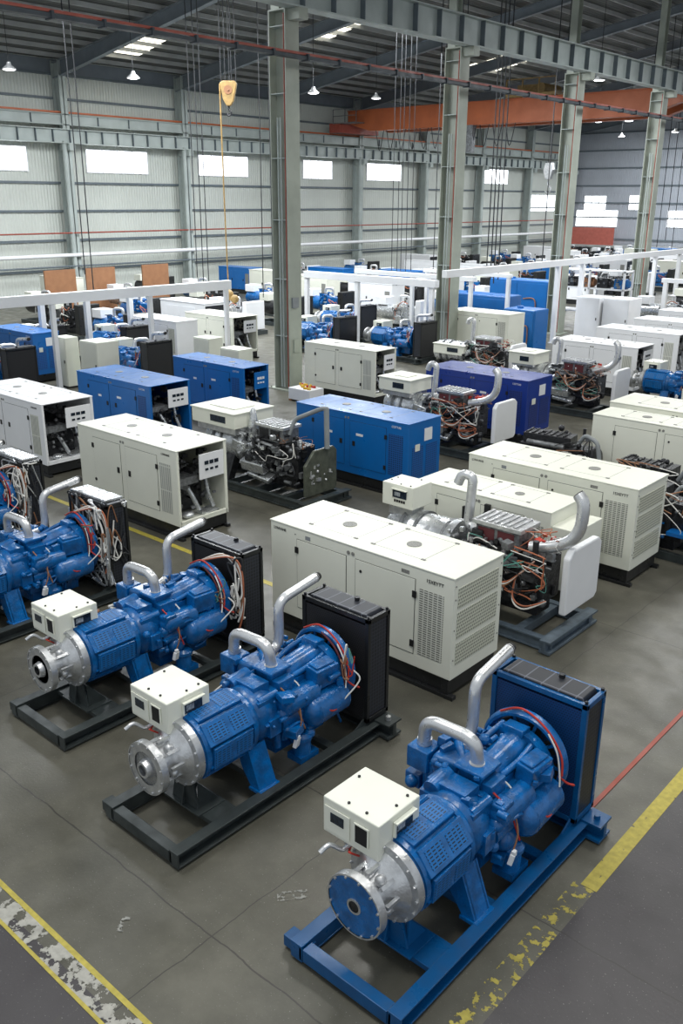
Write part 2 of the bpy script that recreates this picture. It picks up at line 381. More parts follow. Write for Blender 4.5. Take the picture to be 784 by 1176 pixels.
# ------------------------------------------------------------------ steel frame
def hcol(x, y, z0, z1, w, d, mat, plates=True, taper=0):
    """H-section: flanges face +-Y, web along Y"""
    a = MB()
    a.b2(x - w / 2, x + w / 2, y - d / 2, y - d / 2 + 0.04, z0, z1).b2(x - w / 2, x + w / 2, y + d / 2 - 0.04, y + d / 2, z0, z1)
    a.b2(x - 0.03, x + 0.03, y - d / 2 + .04, y + d / 2 - .04, z0, z1)
    return a
names = ['first', 'second', 'third', 'fourth', 'fifth', 'sixth', 'seventh', 'eighth']
for k in range(8):
    y = 22.62 + 9.72 * k
    x = -22.6
    r = root('steel_column', (x, y, 0), 0, 'tall grey-green steel column carrying the crane beam, %s of the middle row from the front' % names[k], 'column', 'middle row of steel columns')
    m = MB(); zt = 12.1
    # big H section: flanges face +-X, web between; the upper shaft is narrower and stands behind the crane beam
    m.b2(0.34, 0.38, -0.31, 0.31, 0.04, zt).b2(-0.38, -0.34, -0.31, 0.31, 0.04, zt).b2(-0.34, 0.34, -0.02, 0.02, 0.04, zt)
    m.b2(-0.36, 0.0, -0.2, -0.17, zt, 17.9).b2(-0.36, 0.0, 0.17, 0.2, zt, 17.9).b2(-0.2, -0.16, -0.17, 0.17, zt, 17.9).b2(-.38, .38, -.31, .31, zt, zt + .04)
    m.build('column_shaft', 'column', r)
    for q in range(6): MB().b2(-0.34, 0.34, -0.30, 0.30, 1.9 + q * 1.95, 1.925 + q * 1.95).build('batten_plate', 'beam', r)
    m = MB().b2(-0.6, 0.6, -0.45, 0.45, 0.0, 0.04)
    for sx in (-.5, .5):
        for sy in (-.38, .38): m.cyl((sx, sy, 0.04), (sx, sy, 0.1), 0.03, n=8)
    m.build('base_plate', 'column', r)
    MB().tube([(0.30, -0.30, 0.1), (0.30, -0.30, 12.0)], 0.022, 6, sub=0).build('conduit', 'redpipe', r)
    for q in (-.05, .08): MB().tube([(q, -0.28, 0.1), (q, -0.28, 9.0)], 0.03, 6, sub=0).build('conduit', 'beam', r)
    if k == 0:
        MB().b2(0.381, 0.45, -0.18, 0.12, 2.9, 3.25).build('switch_box', 'tube_grey', r)
        MB().b2(0.381, 0.43, -0.12, 0.10, 1.35, 1.8).build('switch_box', 'column', r)
    # crane bracket
    MB().b2(0.38, 0.9, -0.2, 0.2, 11.8, 12.12).build('bracket', 'column', r)
# crane runway beam carried by the middle row
def ibeam(name, x, y0, y1, z0, z1, w, mat, stiff, label, cat='beam', sm='girt'):
    r = root(name, (x, (y0 + y1) / 2, z0), 0, label, cat)
    c = (y0 + y1) / 2; h = z1 - z0; m = MB()
    m.b2(-w / 2, w / 2, y0 - c, y1 - c, 0, 0.05).b2(-w / 2, w / 2, y0 - c, y1 - c, h - 0.05, h).b2(-0.02, 0.02, y0 - c, y1 - c, 0.05, h - 0.05)
    m.build('beam_body', mat, r); m = MB(); n = int((y1 - y0) / stiff)
    for k in range(n + 1):
        yy = y0 - c + 0.01 + k * (y1 - y0 - 0.05) / n; m.b2(-w / 2 + .02, w / 2 - .02, yy, yy + 0.03, 0.05, h - 0.05)
    m.build('stiffener', sm, r)
    return r
ibeam('runway_beam', -22.0, 14, 100, 12.13, 13.15, 0.5, 'beam', 1.45, 'deep grey-blue steel crane beam running along the middle row of columns')
r = ibeam('runway_beam', -53.9, 15, 100, 9.75, 10.6, 0.45, 'beam', 1.2, 'pale grey crane beam running along the wall above the windows')
r2 = ibeam('runway_beam', -54.2, 15, 100, 10.85, 11.5, 0.3, 'beam', 2.4, 'upper pale grey beam running along the wall below the red conductor rail')
MB().b2(-54.35, -54.2, 15, 100, 11.55, 11.66).build('conductor_rail', 'orange', None)
o = COL.objects['conductor_rail'] if 'conductor_rail' in COL.objects else None
tag(bpy.data.objects['conductor_rail'], 'thin orange-red rail lying along the upper wall beam', 'rail')
for k, y in enumerate(WC[2:]):
    r = root('wall_column', (UW + 0.55, y, 0), 0, 'grey steel wall column, %s from the left of the photo' % (['out of frame', 'first', 'second', 'third, behind the tall front column,', 'fourth', 'fifth', 'sixth', 'seventh', 'eighth'][k]), 'column', 'columns along the window wall')
    m = MB(); m.b2(-0.4, 0.4, -0.03, 0.03, 0, 14.6).b2(-0.4, -0.36, -0.25, 0.25, 0, 14.6).b2(0.36, 0.40, -0.25, 0.25, 0, 14.6)
    m.build('column_shaft', 'beam', r)
    m = MB().cyl((0.55, -0.35, 0.0), (0.55, -0.35, 9.9), 0.15, n=14); m.build('down_pipe', 'beam', r)
    MB().b2(-0.3, 0.9, -0.2, 0.2, 9.35, 9.74).build('bracket', 'beam', r)
    # roof rafter from this wall column to the ridge
    q = root('roof_rafter', (UW, y, roof_z(UW)), 0, 'long grey steel rafter springing from the %s wall column' % (['out of frame', 'first', 'second', 'third', 'fourth', 'fifth', 'sixth', 'seventh', 'eighth'][k]), 'rafter', 'roof rafters')
    m = MB()
    def rz(x, d): return (x - UW, roof_z(x) - roof_z(UW) - d)
    a, b = UW + 0.2, -22.7
    for (h0, h1, w) in ((0.28, 0.33, 0.36), (0.33, 1.15, 0.03), (1.15, 1.20, 0.36)):
        hb = h1 if h1 < 1 else h1; k0 = 1.0; kk = 0.62
        s0 = lambda t: t
        m.prism([rz(a, h0), rz(b, h0 if h0 < .5 else h0 * kk), rz(b, h1 if h1 < .5 else h1 * kk), rz(a, h1)], 'y', -w / 2, w / 2)
    m.build('rafter_body', 'rafter', q)
    if y > 24:
        q = root('roof_rafter', (-22.4, y - 2.1, roof_z(-22.4)), 0, 'dark steel truss over the near bay beyond the %s middle column' % names[max(0, min(7, k - 1))], 'rafter', 'near bay trusses')
        m = MB()
        def rr(x, d): return (x + 22.4, roof_z(x) - roof_z(-22.4) - d)
        for h0 in (0.3, 1.7): m.prism([rr(-22.1, h0), rr(8, h0), rr(8, h0 + .14), rr(-22.1, h0 + .14)], 'y', -0.08, 0.08)
        m.build('truss_chord', 'rafter', q); m = MB()
        for i in range(16):
            x0 = -22.1 + i * 1.85; a0 = rr(x0, 0.4 if i % 2 else 1.75); a1 = rr(x0 + 1.85, 1.75 if i % 2 else 0.4)
            m.cyl((a0[0], 0, a0[1]), (a1[0], 0, a1[1]), 0.045, n=6)
        m.build('truss_web', 'rafter', q)

# cable tray and pipes strung along the front of the column row
r = root('cable_tray', (-21.55, 50, 10.62), 0, 'long dark cable tray with a red pipe strung across the columns below the crane beam', 'cable tray')
MB().b2(-0.12, 0.12, -40, 50, 0, 0.10).build('tray', 'tray', r)
MB().b2(-0.06, 0.05, -40, 50, 0.13, 0.20).build('pipe', 'redpipe', r)
m = MB()
for k in range(46): MB().b2(-0.16, 0.16, -38 + k * 1.5, -37.93 + k * 1.5, -0.03, 0.16).build('tray_clip', 'tray', r)

# pipes and beams low on the long wall
for z, rad, mt, lab in ((4.3, 0.05, 'redpipe', 'thin red pipe running low along the window wall'), (2.9, 0.13, 'white', 'thick pale duct running along the foot of the window wall'), (2.2, 0.06, 'girt', 'thin dark pipe along the wall beneath the pale duct')):
    o = MB().tube([(UW + 1.2, 20, z), (UW + 1.2, 101, z)], rad, 10, sub=0).build('wall_pipe', mt); tag(o, lab, 'pipe')

# ------------------------------------------------------------------ overhead crane
r = root('overhead_crane', (-38.5, 61.5, 11.6), 0, 'orange double girder overhead crane spanning from the wall to the column row', 'overhead crane')
for yy, nm in ((-1.1, 0), (1.3, 1)):
    m = MB().prism([(-14.2, 0.75), (-11.8, 0.10), (11.5, 0.10), (13.6, 0.75), (14.9, 0.75), (14.9, 1.65), (-14.2, 1.65)], 'y', yy - 0.30, yy + 0.30)
    m.build('girder', 'orange', r, 0.02)
    MB().b2(-14.2, 14.9, yy - 0.38, yy + 0.38, 1.65, 1.72).build('girder_flange', 'orange', r)
for a, b, c, d in ((-15.35, -14.2, 0.05, 0.75), (14.5, 15.25, 0.3, 0.75)): MB().b2(a, b, -2.4, 2.6, c, d).build('end_carriage', 'redpipe', r)
m = MB().b2(-14.9, -12.4, -2.5, -1.4, 0.7, 0.78)
for q in (-14.9, -13.6, -12.4): m.b2(q, q + .05, -2.5, -2.45, 0.78, 1.8)
m.b2(-14.9, -12.4, -2.5, -2.45, 1.75, 1.8).b2(-14.9, -12.4, -2.5, -2.45, 1.25, 1.3); m.build('platform', 'engine_grey', r)
m = MB().b2(1, 5, -1.7, 1.9, 1.75, 1.95).b2(1.4, 3.2, -0.8, 1.0, 1.95, 2.6).cyl((3.4, -1.0, 2.3), (3.4, 1.4, 2.3), 0.35)
for q in (1, 2.3, 3.6, 4.9): m.b2(q, q + .08, -1.75, -1.65, 1.95, 2.9)
m.b2(1, 5, -1.75, -1.68, 2.85, 2.92); m.build('trolley', 'yellow', r)
m = MB()
for k in range(12): m.tube([(-11 + k * 1.1, -1.6, 0.1), (-10.6 + k * 1.1, -1.6, -1.4), (-10.2 + k * 1.1, -1.6, 0.1)], 0.03, 6)
m.build('festoon_cable', 'cable', r)
MB().b2(-2.6, -1.6, -1.8, -1.4, -1.8, 0.1).build('drive_box', 'engine_grey', r)
r = root('hook_block', (-33.9, 60.4, 8.5), 0, 'grey crane hook block hanging beside the third tall column', 'hook')
MB().prism([(-.25, .5), (.25, .5), (.38, .0), (.2, -.6), (-.2, -.6), (-.38, .0)], 'y', -.18, .18).build('block', 'alu', r, .03)
MB().tube([(0, 0, -.6), (0, 0, -1.0), (.22, 0, -1.15), (.2, 0, -1.45), (0, 0, -1.55), (-.2, 0, -1.4)], 0.06, 8).build('hook', 'alu', r)
MB().tube([(-.1, 0, .5), (-.1, 0, 3.2)], 0.02, 6, sub=0).tube([(.1, 0, .5), (.1, 0, 3.2)], 0.02, 6, sub=0).build('wire_rope', 'cable', r)

# yellow hook block near the front with its ropes and yellow hose
HX, HY = -30.0, 26.8
r = root('hook_block', (HX, HY, 10.55), R(41.5), 'yellow crane hook block hanging high left of the first tall column', 'hook')
MB().prism([(-.34, .38), (-.22, .46), (.28, .46), (.36, .36), (.20, -.30), (.08, -.48), (-.08, -.48), (-.22, -.25)], 'y', -.14, .14).build('block', 'yellow', r, .03)
MB().cyl((0, -.16, .12), (0, .16, .12), .17).cyl((0, -.19, .12), (0, .19, .12), .05).build('sheave', 'brown', r)
MB().tube([(0, 0, -.48), (0, 0, -.62), (.08, 0, -.68), (.07, 0, -.8), (-.04, 0, -.84), (-.1, 0, -.74)], 0.03, 8).build('hook', 'engine_dark', r)
m = MB()
for q in (-.30, -.12, .05, .14, .32): m.tube([(q, 0, .4), (q * .9, 0, 7.7)], 0.018, 6, sub=0)
m.build('wire_rope', 'cable', r)
r = root('hanging_hose', (-30.24, 26.55, 0), 0, 'thin yellow hose hanging straight down from the yellow hook block', 'hose')
MB().tube([(0, 0, 10.9), (0.02, 0, 7), (0.05, 0.03, 2.9)], 0.03, 8).build('hose', 'yellow', r)
MB().ball((0.05, 0.03, 2.5), (.25, .22, .25), 12).ball((0.35, .1, 2.35), (.2, .2, .18), 12).build('hose_end_motor', 'yellow', r)

# hanging cables (clusters); (x, y, top, bottom, material, radius)
cab = []
rnd = random.Random(4)
def cluster(x, y, n, spread, top, bot, mat, rad, grp, lab):
    top = roof_z(x) - 0.05
    for k in range(n):
        dx = spread * (2 * k / max(1, n - 1) - 1); dy = rnd.uniform(-.05, .05); b = bot + rnd.uniform(-.3, .8)
        o = MB().tube([(dx, dy, top - b), (dx + rnd.uniform(-.04, .04), dy, (top - b) * .5), (dx, dy, 0)], rad, 6).build('hanging_cable', mat)
        o.location = (x, y, b); tag(o, lab, 'cable', grp)
cluster(-36.5, 17.3, 3, .18, 11.2, 2.5, 'redcable', .03, 'red cables at far left', 'dark red cable hanging at the far left of the window wall')
cluster(-38.5, 16.9, 2, .3, 11.2, 2.5, 'cable', .02, 'dark cables at far left', 'thin dark cable hanging left of the red cables')
cluster(-37, 24.0, 2, .3, 13.5, 2.5, 'cable', .028, 'dark cables under first rooflight', 'dark cable hanging before the second window')
cluster(-33, 27.5, 3, .4, 14, 2.5, 'cable', .022, 'dark cables left of yellow hook', 'dark cable hanging between the second wall column and the yellow hook')
cluster(-29.5, 28.3, 2, .3, 13, 2.5, 'cable', .02, 'dark cables right of yellow hook', 'thin dark cable hanging just right of the yellow hose')
cluster(-27.2, 27.6, 5, .22, 11.0, 2.0, 'redcable', .032, 'dark red cables by the first column', 'dark red cable in the bundle hanging left of the first tall column')
cluster(-28, 36.0, 5, .6, 12.5, 2.5, 'cable', .016, 'cables right of first column', 'thin cable hanging just right of the first tall column')
cluster(-31, 44.0, 6, .8, 12.3, 2.5, 'cable', .025, 'cables under the orange crane', 'dark cable hanging below the orange crane, left of the second column')
cluster(-26.0, 41.2, 4, .35, 11, 2.5, 'cable', .03, 'cables left of second column', 'dark cable hanging close left of the second tall column')
cluster(-28, 51.0, 3, .6, 11, 2.5, 'cable', .03, 'cables right of second column', 'dark cable hanging between the second and third tall columns')
cluster(-28, 66.0, 6, 1.4, 13, 3.0, 'cable', .025, 'cables before the end wall', 'thin dark cable hanging between the third and fourth tall columns')
cluster(-25, 68, 2, .4, 13, 3.0, 'redpipe', .05, 'red pipes before the end wall', 'red cable hanging left of the fourth tall column')
cluster(-25, 76, 4, 1.2, 13, 3.0, 'cable', .03, 'cables right of fourth column', 'dark cable hanging right of the fourth tall column')

# high-bay lamps
def lamp(x, y, z, lab):
    r = root('pendant_lamp', (x, y, z), 0, lab, 'lamp', 'high bay lamps')
    MB().lathe([(0, .10), (.12, .12), (.3, .34), (.34, .35)], (0, 0, .34), (0, 0, -1), 18).build('lamp_shade', 'alu', r)
    MB().lathe([(0, .30), (.03, .22)], (0, 0, 0), (0, 0, -1), 18).build('bulb_glass', 'lamp', r)
    MB().tube([(0, 0, .34), (0, 0, max(.8, roof_z(x) - z))], .015, 6, sub=0).build('lamp_cord', 'cable', r)
LAMPS = [(-45, 25.7, 12.5, 'high left above the first window'), (-43, 31.7, 12.5, 'between the first and second wall columns'), (-40.4, 42.9, 12.5, 'right of the first tall column'), (-42.6, 51.5, 13.0, 'above the left end of the orange crane'),
         (-26, 51.2, 12.9, 'under the crane beam right of the third column'), (-36.6, 72.6, 12.5, 'left one beyond the third tall column'), (-43, 90.5, 12.5, 'lower one beyond the third tall column'),
         (-34.3, 73.3, 12.5, 'upper one beyond the third tall column'), (-36.4, 87.8, 12.5, 'beside the fourth tall column')]
for x, y, z, t in LAMPS: lamp(x, y, z, 'round pendant lamp hanging from the roof, ' + t)

# ------------------------------------------------------------------ floor markings
def stripe(x0, x1, y0, y1, mat, lab, z=0.004):
    o = MB().b2(x0, x1, y0, y1, 0.0005, z).build('floor_line', mat); tag(o, lab, 'floor marking'); return o
stripe(-2.95, -2.78, 7.0, 40, 'line_full', 'solid yellow line painted on the floor right of the front blue generator')
stripe(-3.02, -2.80, 4.0, 7.0, 'line_worn', 'flaked remains of the yellow floor line below the front blue generator')
stripe(-9.0, -4.0, 3.09, 3.14, 'line_full', 'upper yellow edge of the flaking white stripe at bottom left')
stripe(-9.0, -4.0, 2.84, 2.875, 'line_full', 'lower yellow edge of the flaking white stripe at bottom left')
stripe(-9.0, -4.0, 2.875, 3.09, 'line_white', 'broad flaking white stripe between two yellow edges at bottom left')
stripe(-26, -9.6, 10.0, 10.12, 'line_full', 'yellow floor line passing before the cream canopy with the open end')
o = MB().box((-5.00, 4.95, 0.004), (0.30, 0.12, 0.006), (0, 0, R(50))).build('floor_scuff', 'scuff'); tag(o, 'pale scuffed patch on the floor left of the front blue skid', 'floor stain')
o = MB().box((-5.93, 3.62, 0.004), (0.18, 0.09, 0.006), (0, 0, R(-60))).build('floor_scuff', 'scuff'); tag(o, 'small pale scuff on the floor near the bottom left stripe', 'floor stain')
o = MB().box((-3.43, 11.5, 0.006), (0.055, 7.4, 0.01)).build('red_strap', 'redpipe'); tag(o, 'dusty red strap lying straight along the floor behind the front radiator', 'strap')
rnd = random.Random(11)

# ------------------------------------------------------------------ small shared pieces
def wire(pts, rad, mat, parent, name='wire', n=6): return MB().tube(pts, rad, n).build(name, mat, parent)
def tangle(parent, lo, hi, n, mats, rad=0.007, seed=1, name='wire', turns=5):
    q = random.Random(seed)
    for k in range(n):
        p = [q.uniform(lo[i], hi[i]) for i in range(3)]; pts = [tuple(p)]
        for j in range(turns):
            p = [min(hi[i], max(lo[i], p[i] + q.uniform(-.45, .45) * (hi[i] - lo[i]))) for i in range(3)]; pts.append(tuple(p))
        wire(pts, rad * q.uniform(.8, 1.5), q.choice(mats), parent, name)
def clutter(parent, name, mat, lo, hi, n, seed, s=(0.03, 0.12), into=None):
    q = random.Random(seed); m = into or MB()
    for k in range(n):
        c = [q.uniform(lo[i], hi[i]) for i in range(3)]; t = q.random(); a = q.uniform(*s)
        if t < .45: m.box(c, (a * q.uniform(.6, 1.6), a * q.uniform(.6, 1.6), a * q.uniform(.5, 1.3)), (q.uniform(-.2, .2), q.uniform(-.2, .2), q.uniform(-.4, .4)))
        elif t < .8:
            d = Vector([(1, 0, 0), (0, 1, 0), (0, 0, 1)][q.randrange(3)]) * a * q.uniform(.8, 2); m.cyl(Vector(c) - d / 2, Vector(c) + d / 2, a * .35, n=12)
        else: m.ball(c, a * .55, 10)
        if into is None: m.build(name, mat, parent); m = MB()
    return m

def control_box(parent, x0, x1, y0, y1, z0, z1, mat='cream', text_on=True, small=False):
    """cream control cabinet: windows on its -x face and its -y face"""
    b = MB().b2(x0, x1, y0, y1, z0, z1).build('control_box', mat, parent, 0.012)
    cx, cy, w, d, h = (x0 + x1) / 2, (y0 + y1) / 2, x1 - x0, y1 - y0, z1 - z0
    e = 0.004
    if small:
        MB().b2(x0 - .012, x0 - e, y0 + .15 * d, y0 + .45 * d, z0 + .3 * h, z0 + .75 * h).b2(x0 - .012, x0 - e, y0 + .55 * d, y0 + .85 * d, z0 + .3 * h, z0 + .75 * h).build('meter_window', 'lcd', b)
        MB().b2(x0 + .45 * w, x0 + .8 * w, y0 - .012, y0 - e, z0 + .3 * h, z0 + .75 * h).build('meter_window', 'lcd', b)
        return b
    # -x face: hinged cover with a display, and a tall open slot
    MB().b2(x0 - .014, x0 - e, y0 + .50 * d, y0 + .96 * d, z0 + .12 * h, z0 + .80 * h).build('front_cover', mat, b, .003)
    MB().b2(x0 - .020, x0 - .014, y0 + .60 * d, y0 + .84 * d, z0 + .42 * h, z0 + .68 * h).build('display', 'lcd', b)
    MB().b2(x0 - .010, x0 - e, y0 + .18 * d, y0 + .40 * d, z0 + .24 * h, z0 + .74 * h).build('open_slot', 'rubber', b)
    f = MB(); ya, yb, za, zb = y0 + .18 * d, y0 + .40 * d, z0 + .24 * h, z0 + .74 * h
    f.b2(x0 - .018, x0 - e, ya - .012, ya, za, zb).b2(x0 - .018, x0 - e, yb, yb + .012, za, zb).b2(x0 - .018, x0 - e, ya - .012, yb + .012, zb, zb + .012)
    f.build('slot_frame', mat, b)
    # -y face: recessed meter window with hood, row of terminals below
    MB().b2(x0 + .36 * w, x0 + .80 * w, y0 - .012, y0 - e, z0 + .42 * h, z0 + .78 * h).build('meter_window', 'lcd', b)
    f = MB().b2(x0 + .33 * w, x0 + .83 * w, y0 - .05, y0 - e, z0 + .79 * h, z0 + .83 * h).b2(x0 + .33 * w, x0 + .36 * w, y0 - .03, y0 - e, z0 + .42 * h, z0 + .80 * h)
    f.build('window_hood', mat, b)
    MB().b2(x0 + .42 * w, x0 + .60 * w, y0 - .016, y0 - .012, z0 + .5 * h, z0 + .68 * h).build('meter_face', 'meter', b)
    f = MB()
    for k in range(5): f.b2(x0 + (.40 + .075 * k) * w, x0 + (.455 + .075 * k) * w, y0 - .010, y0 - e, z0 + .22 * h, z0 + .33 * h)
    f.build('terminal', 'rubber', b)
    for px, py in ((.12, .3), (.12, .62), (.72, .9), (.55, .1), (.85, .12)):
        MB().cyl((x0 + px * w, y0 + py * d, z1), (x0 + px * w, y0 + py * d, z1 + .012), .014, n=10).build('roof_bolt', 'rubber', b)
    return b

# ------------------------------------------------------------------ foreground engine generator
def engine_set(loc, label, body='blue', skid='steel', rad='black', flange='alu', seed=1, wires='few', film=False, group=None, alt_h=0.88):
    """local x: from the bearing end (0) to the radiator (3.4); y to the left; z up"""
    r = root('generator_set', loc, R(90), label, 'generator', group)
    A = alt_h
    core = 'core_blue' if rad == 'blue_frame' else 'core_black'
    # skid
    for s in (-1, 1):
        y = s * 0.56
        MB().b2(-.15, 3.38, y - .07, y + .07, .19, .21).b2(-.15, 3.38, y - .07, y + .07, .03, .05).b2(-.15, 3.38, y - .05 * s - .015, y - .05 * s + .015, .05, .19).b2(-.15, -.13, y - .07, y + .07, .05, .19).build('skid_rail', skid, r, .004)
    MB().b2(-.15, -.03, -.48, .48, .05, .19).build('cross_beam', skid, r, .006)
    MB().b2(-.11, .03, .48, .76, .03, .15).build('cross_beam', skid, r, .006)
    MB().b2(.45, .80, -.48, .48, .12, .18).build('cross_beam', skid, r, .006)
    MB().b2(1.30, 1.52, -.48, .48, .10, .18).build('cross_beam', skid, r, .006)
    MB().b2(2.3, 2.42, -.48, .48, .10, .18).build('cross_beam', skid, r, .006)
    MB().b2(3.08, 3.34, -.78, .70, .03, .06).b2(3.18, 3.24, -.78, .70, .06, .21).b2(3.08, 3.34, -.78, .70, .21, .235).build('cross_beam', skid, r)
    for s in (-1, 1): MB().cyl((3.2, s * .68, .235), (3.2, s * .68, .29), .035, n=8).build('anchor_bolt', 'alu' if skid != 'blue_frame' else 'blue_frame', r)
    # support under the bearing housing
    m = MB().b2(.40, .78, -.30, .30, .18, .20).prism([(-.22, .20), (.22, .20), (.13, A - .30), (-.13, A - .30)], 'x', .46, .49)
    for y in (-.21, .14): m.prism([(.49, .20), (.76, .20), (.49, A - .35)], 'y', y, y + .02)
    m.prism([(.40, .20), (.46, .20), (.46, .5)], 'y', -.02, .0)
    m.build('support_bracket', skid, r, .003)
    # bearing housing and flange
    m = MB().lathe([(.04, .19), (.10, .17), (.22, .165), (.28, .20), (.36, .30), (.42, .335), (.50, .35)], (0, 0, A), (1, 0, 0), 36)
    for k in range(8):
        q = k * math.pi / 4; m.box((.27, math.cos(q) * .22, A + math.sin(q) * .22), (.24, .035, .035), (q, 0, 0))
    for k in range(4):
        q = k * math.pi / 2 + .5; m.ball((.22, math.cos(q) * .19, A + math.sin(q) * .19), .055, 10)
    m.build('bearing_housing', 'alu', r)
    m = MB().lathe([(.38, .36), (.385, .385), (.47, .385), (.475, .36)], (0, 0, A), (1, 0, 0), 40)
    for k in range(16):
        q = k * math.pi / 8; m.cyl((.36, math.cos(q) * .365, A + math.sin(q) * .365), (.385, math.cos(q) * .365, A + math.sin(q) * .365), .014, n=8)
    m.build('housing_ring', 'alu', r)
    m = MB().lathe([(-.02, .285), (-.02, .30), (.06, .30), (.06, .18)], (0, 0, A), (1, 0, 0), 40, cap=False)
    m.lathe([(.0, .20), (.06, .20)], (0, 0, A), (1, 0, 0), 24)
    for k in range(12):
        q = k * math.pi / 6 + .2; m.cyl((-.03, math.cos(q) * .275, A + math.sin(q) * .275), (.0, math.cos(q) * .275, A + math.sin(q) * .275), .012, n=8)
    fl = m.build('drive_flange', 'alu', r)
    if flange == 'blue':
        MB().lathe([(-.012, .06), (-.012, .285), (.0, .285), (.0, .06)], (0, 0, A), (1, 0, 0), 40, cap=False).build('flange_face', 'blue', fl)
        MB().lathe([(-.015, .05), (.02, .05)], (0, 0, A), (1, 0, 0), 20).build('shaft_bore', 'engine_dark', fl)
        MB().lathe([(-.02, .055), (-.02, .075), (.0, .075), (.0, .055)], (0, 0, A), (1, 0, 0), 24, cap=False).build('bore_ring', 'alu', fl)
    else:
        MB().lathe([(-.015, .19), (-.015, .288), (.005, .288), (.005, .19)], (0, 0, A), (1, 0, 0), 40, cap=False).build('flange_face', 'alu', fl)
        m = MB().lathe([(-.06, .06), (-.06, .09), (.01, .11), (.01, .18)], (0, 0, A), (1, 0, 0), 30, cap=False); m.build('flange_hub', 'alu', fl)
        MB().lathe([(.0, .19), (.01, .19)], (0, 0, A), (1, 0, 0), 30).build('flange_recess', 'engine_grey', fl)
    # alternator
    n = 12; prof = []
    m = MB()
    m.lathe([(.48, .34), (.50, .365), (1.22, .37), (1.34, .31)], (0, 0, A), (1, 0, 0), 32)
    for k in range(26):
        q = R(200) + k * R(140) / 25 * 1.0
        if k % 2 == 0: m.box((.86, math.cos(q) * .38, A + math.sin(q) * .38), (.62, .018, .03), (q - R(90), 0, 0))
    m.lathe([(.50, .385), (.56, .385)], (0, 0, A), (1, 0, 0), 32).lathe([(1.18, .385), (1.24, .385)], (0, 0, A), (1, 0, 0), 32)
    alt = m.build('alternator', body, r)
    # flat louvred cover plates around the upper half
    for q, ln in ((R(82), .62), (R(38), .64), (R(126), .6), (R(-4), .56)):
        o = MB().b2(-ln / 2, ln / 2, -.13, .13, -.02, .02).build('louvred_cover', body, alt, .008)
        o.location = (.87, -math.cos(q) * .375, A + math.sin(q) * .375); o.rotation_euler = (R(90) - q if 1 else 0, 0, 0)
        for dx in (-.15, .15):
            g = MB().b2(dx - .115, dx + .115, -.09, .09, .0205, .0235).build('vent_slots', 'gr_alt', o); 
    for s in (-1, 1):
        MB().prism([(s * .16, A - .34), (s * .32, A - .20), (s * .50, .21), (s * .36, .21), (s * .22, .40)], 'x', 1.12, 1.16).prism([(s * .16, A - .34), (s * .32, A - .20), (s * .50, .21), (s * .36, .21), (s * .22, .40)], 'x', 1.34, 1.38).b2(1.10, 1.40, s * .34 - .0, s * .54, .18, .215).prism([(s * .28, A - .22), (s * .32, A - .20), (s * .50, .21), (s * .46, .21)], 'x', 1.14, 1.36).build('alternator_foot', body, r)
    # flywheel housing + block
    m = MB().lathe([(1.28, .30), (1.34, .35), (1.50, .35), (1.62, .30)], (0, 0, A), (1, 0, 0), 32); m.build('flywheel_housing', body, r)
    m = MB().b2(1.60, 2.56, -.26, .28, .48, 1.08).b2(1.66, 2.5, -.20, .22, .30, .5).b2(1.62, 2.6, -.20, .24, 1.06, 1.16)
    for k in range(6): m.b2(1.66 + k * .155, 1.70 + k * .155, -.285, .30, .55, 1.02)
    for k in range(6): m.ball((1.72 + k * .15, -.27, .70), (.07, .06, .12), 12)
    m.b2(1.34, 1.66, -.28, .34, .70, 1.14).b2(1.40, 1.64, -.14, .30, 1.12, 1.26).cyl((1.36, .22, 1.18), (1.64, .22, 1.22), .09).b2(1.42, 1.60, -.38, -.22, .70, .92).cyl((1.38, -.22, 1.12), (1.66, -.24, 1.14), .05)
    clutter(r, '', body, (1.34, -.42, .6), (1.7, .35, 1.22), 34, seed + 9, (.03, .10), m)
    clutter(r, '', body, (1.6, -.46, .45), (2.6, .1, 1.15), 70, seed, (.04, .13), m)
    clutter(r, '', body, (1.6, -.12, 1.1), (2.6, .5, 1.32), 40, seed + 1, (.03, .11), m)
    m.build('engine_block', body, r, .008)
    # side casings with rounded bodies (near side)
    m = MB().cyl((1.72, -.33, .98), (2.18, -.33, .98), .13).ball((1.72, -.33, .98), (.1, .13, .13)).cyl((2.08, -.38, .76), (2.60, -.36, .76), .20).ball((2.08, -.38, .76), (.14, .20, .20)).ball((1.86, -.34, .62), (.14, .1, .12))
    m.cyl((1.62, -.30, .78), (1.95, -.30, .78), .10).ball((1.66, -.34, .90), .08)
    m.build('oil_cooler', body, r)
    m = MB().cyl((1.95, -.36, .24), (1.95, -.36, .52), .11).lathe([(0, .07), (.04, .13), (.08, .13), (.12, .09)], (1.95, -.36, .42), (0, 0, 1), 20).cyl((1.95, -.36, .36), (1.95, -.16, .36), .05).b2(1.82, 2.12, -.47, -.24, .18, .26)
    m.build('fuel_pump', body, r)
    # fat cast cover and pipes on top
    m = MB().cyl((2.02, .00, 1.16), (2.56, .00, 1.20), .15, .17).ball((2.02, .0, 1.16), (.12, .15, .15)).tube([(2.0, -.16, 1.18), (2.3, -.2, 1.24), (2.6, -.18, 1.30)], .035, 10).tube([(2.0, .18, 1.20), (2.3, .24, 1.26), (2.62, .2, 1.34)], .035, 10)
    m.box((2.55, .02, 1.36), (.16, .24, .10), (0, .1, 0)); m.build('valve_cover', body, r, .01)
    m = MB().box((1.86, .33, 1.19), (.34, .30, .20), (0, .08, .15)).cyl((1.78, .12, 1.22), (2.06, .40, 1.30), .05).ball((2.08, .42, 1.31), .07); m.build('intake_duct', body, r, .04)
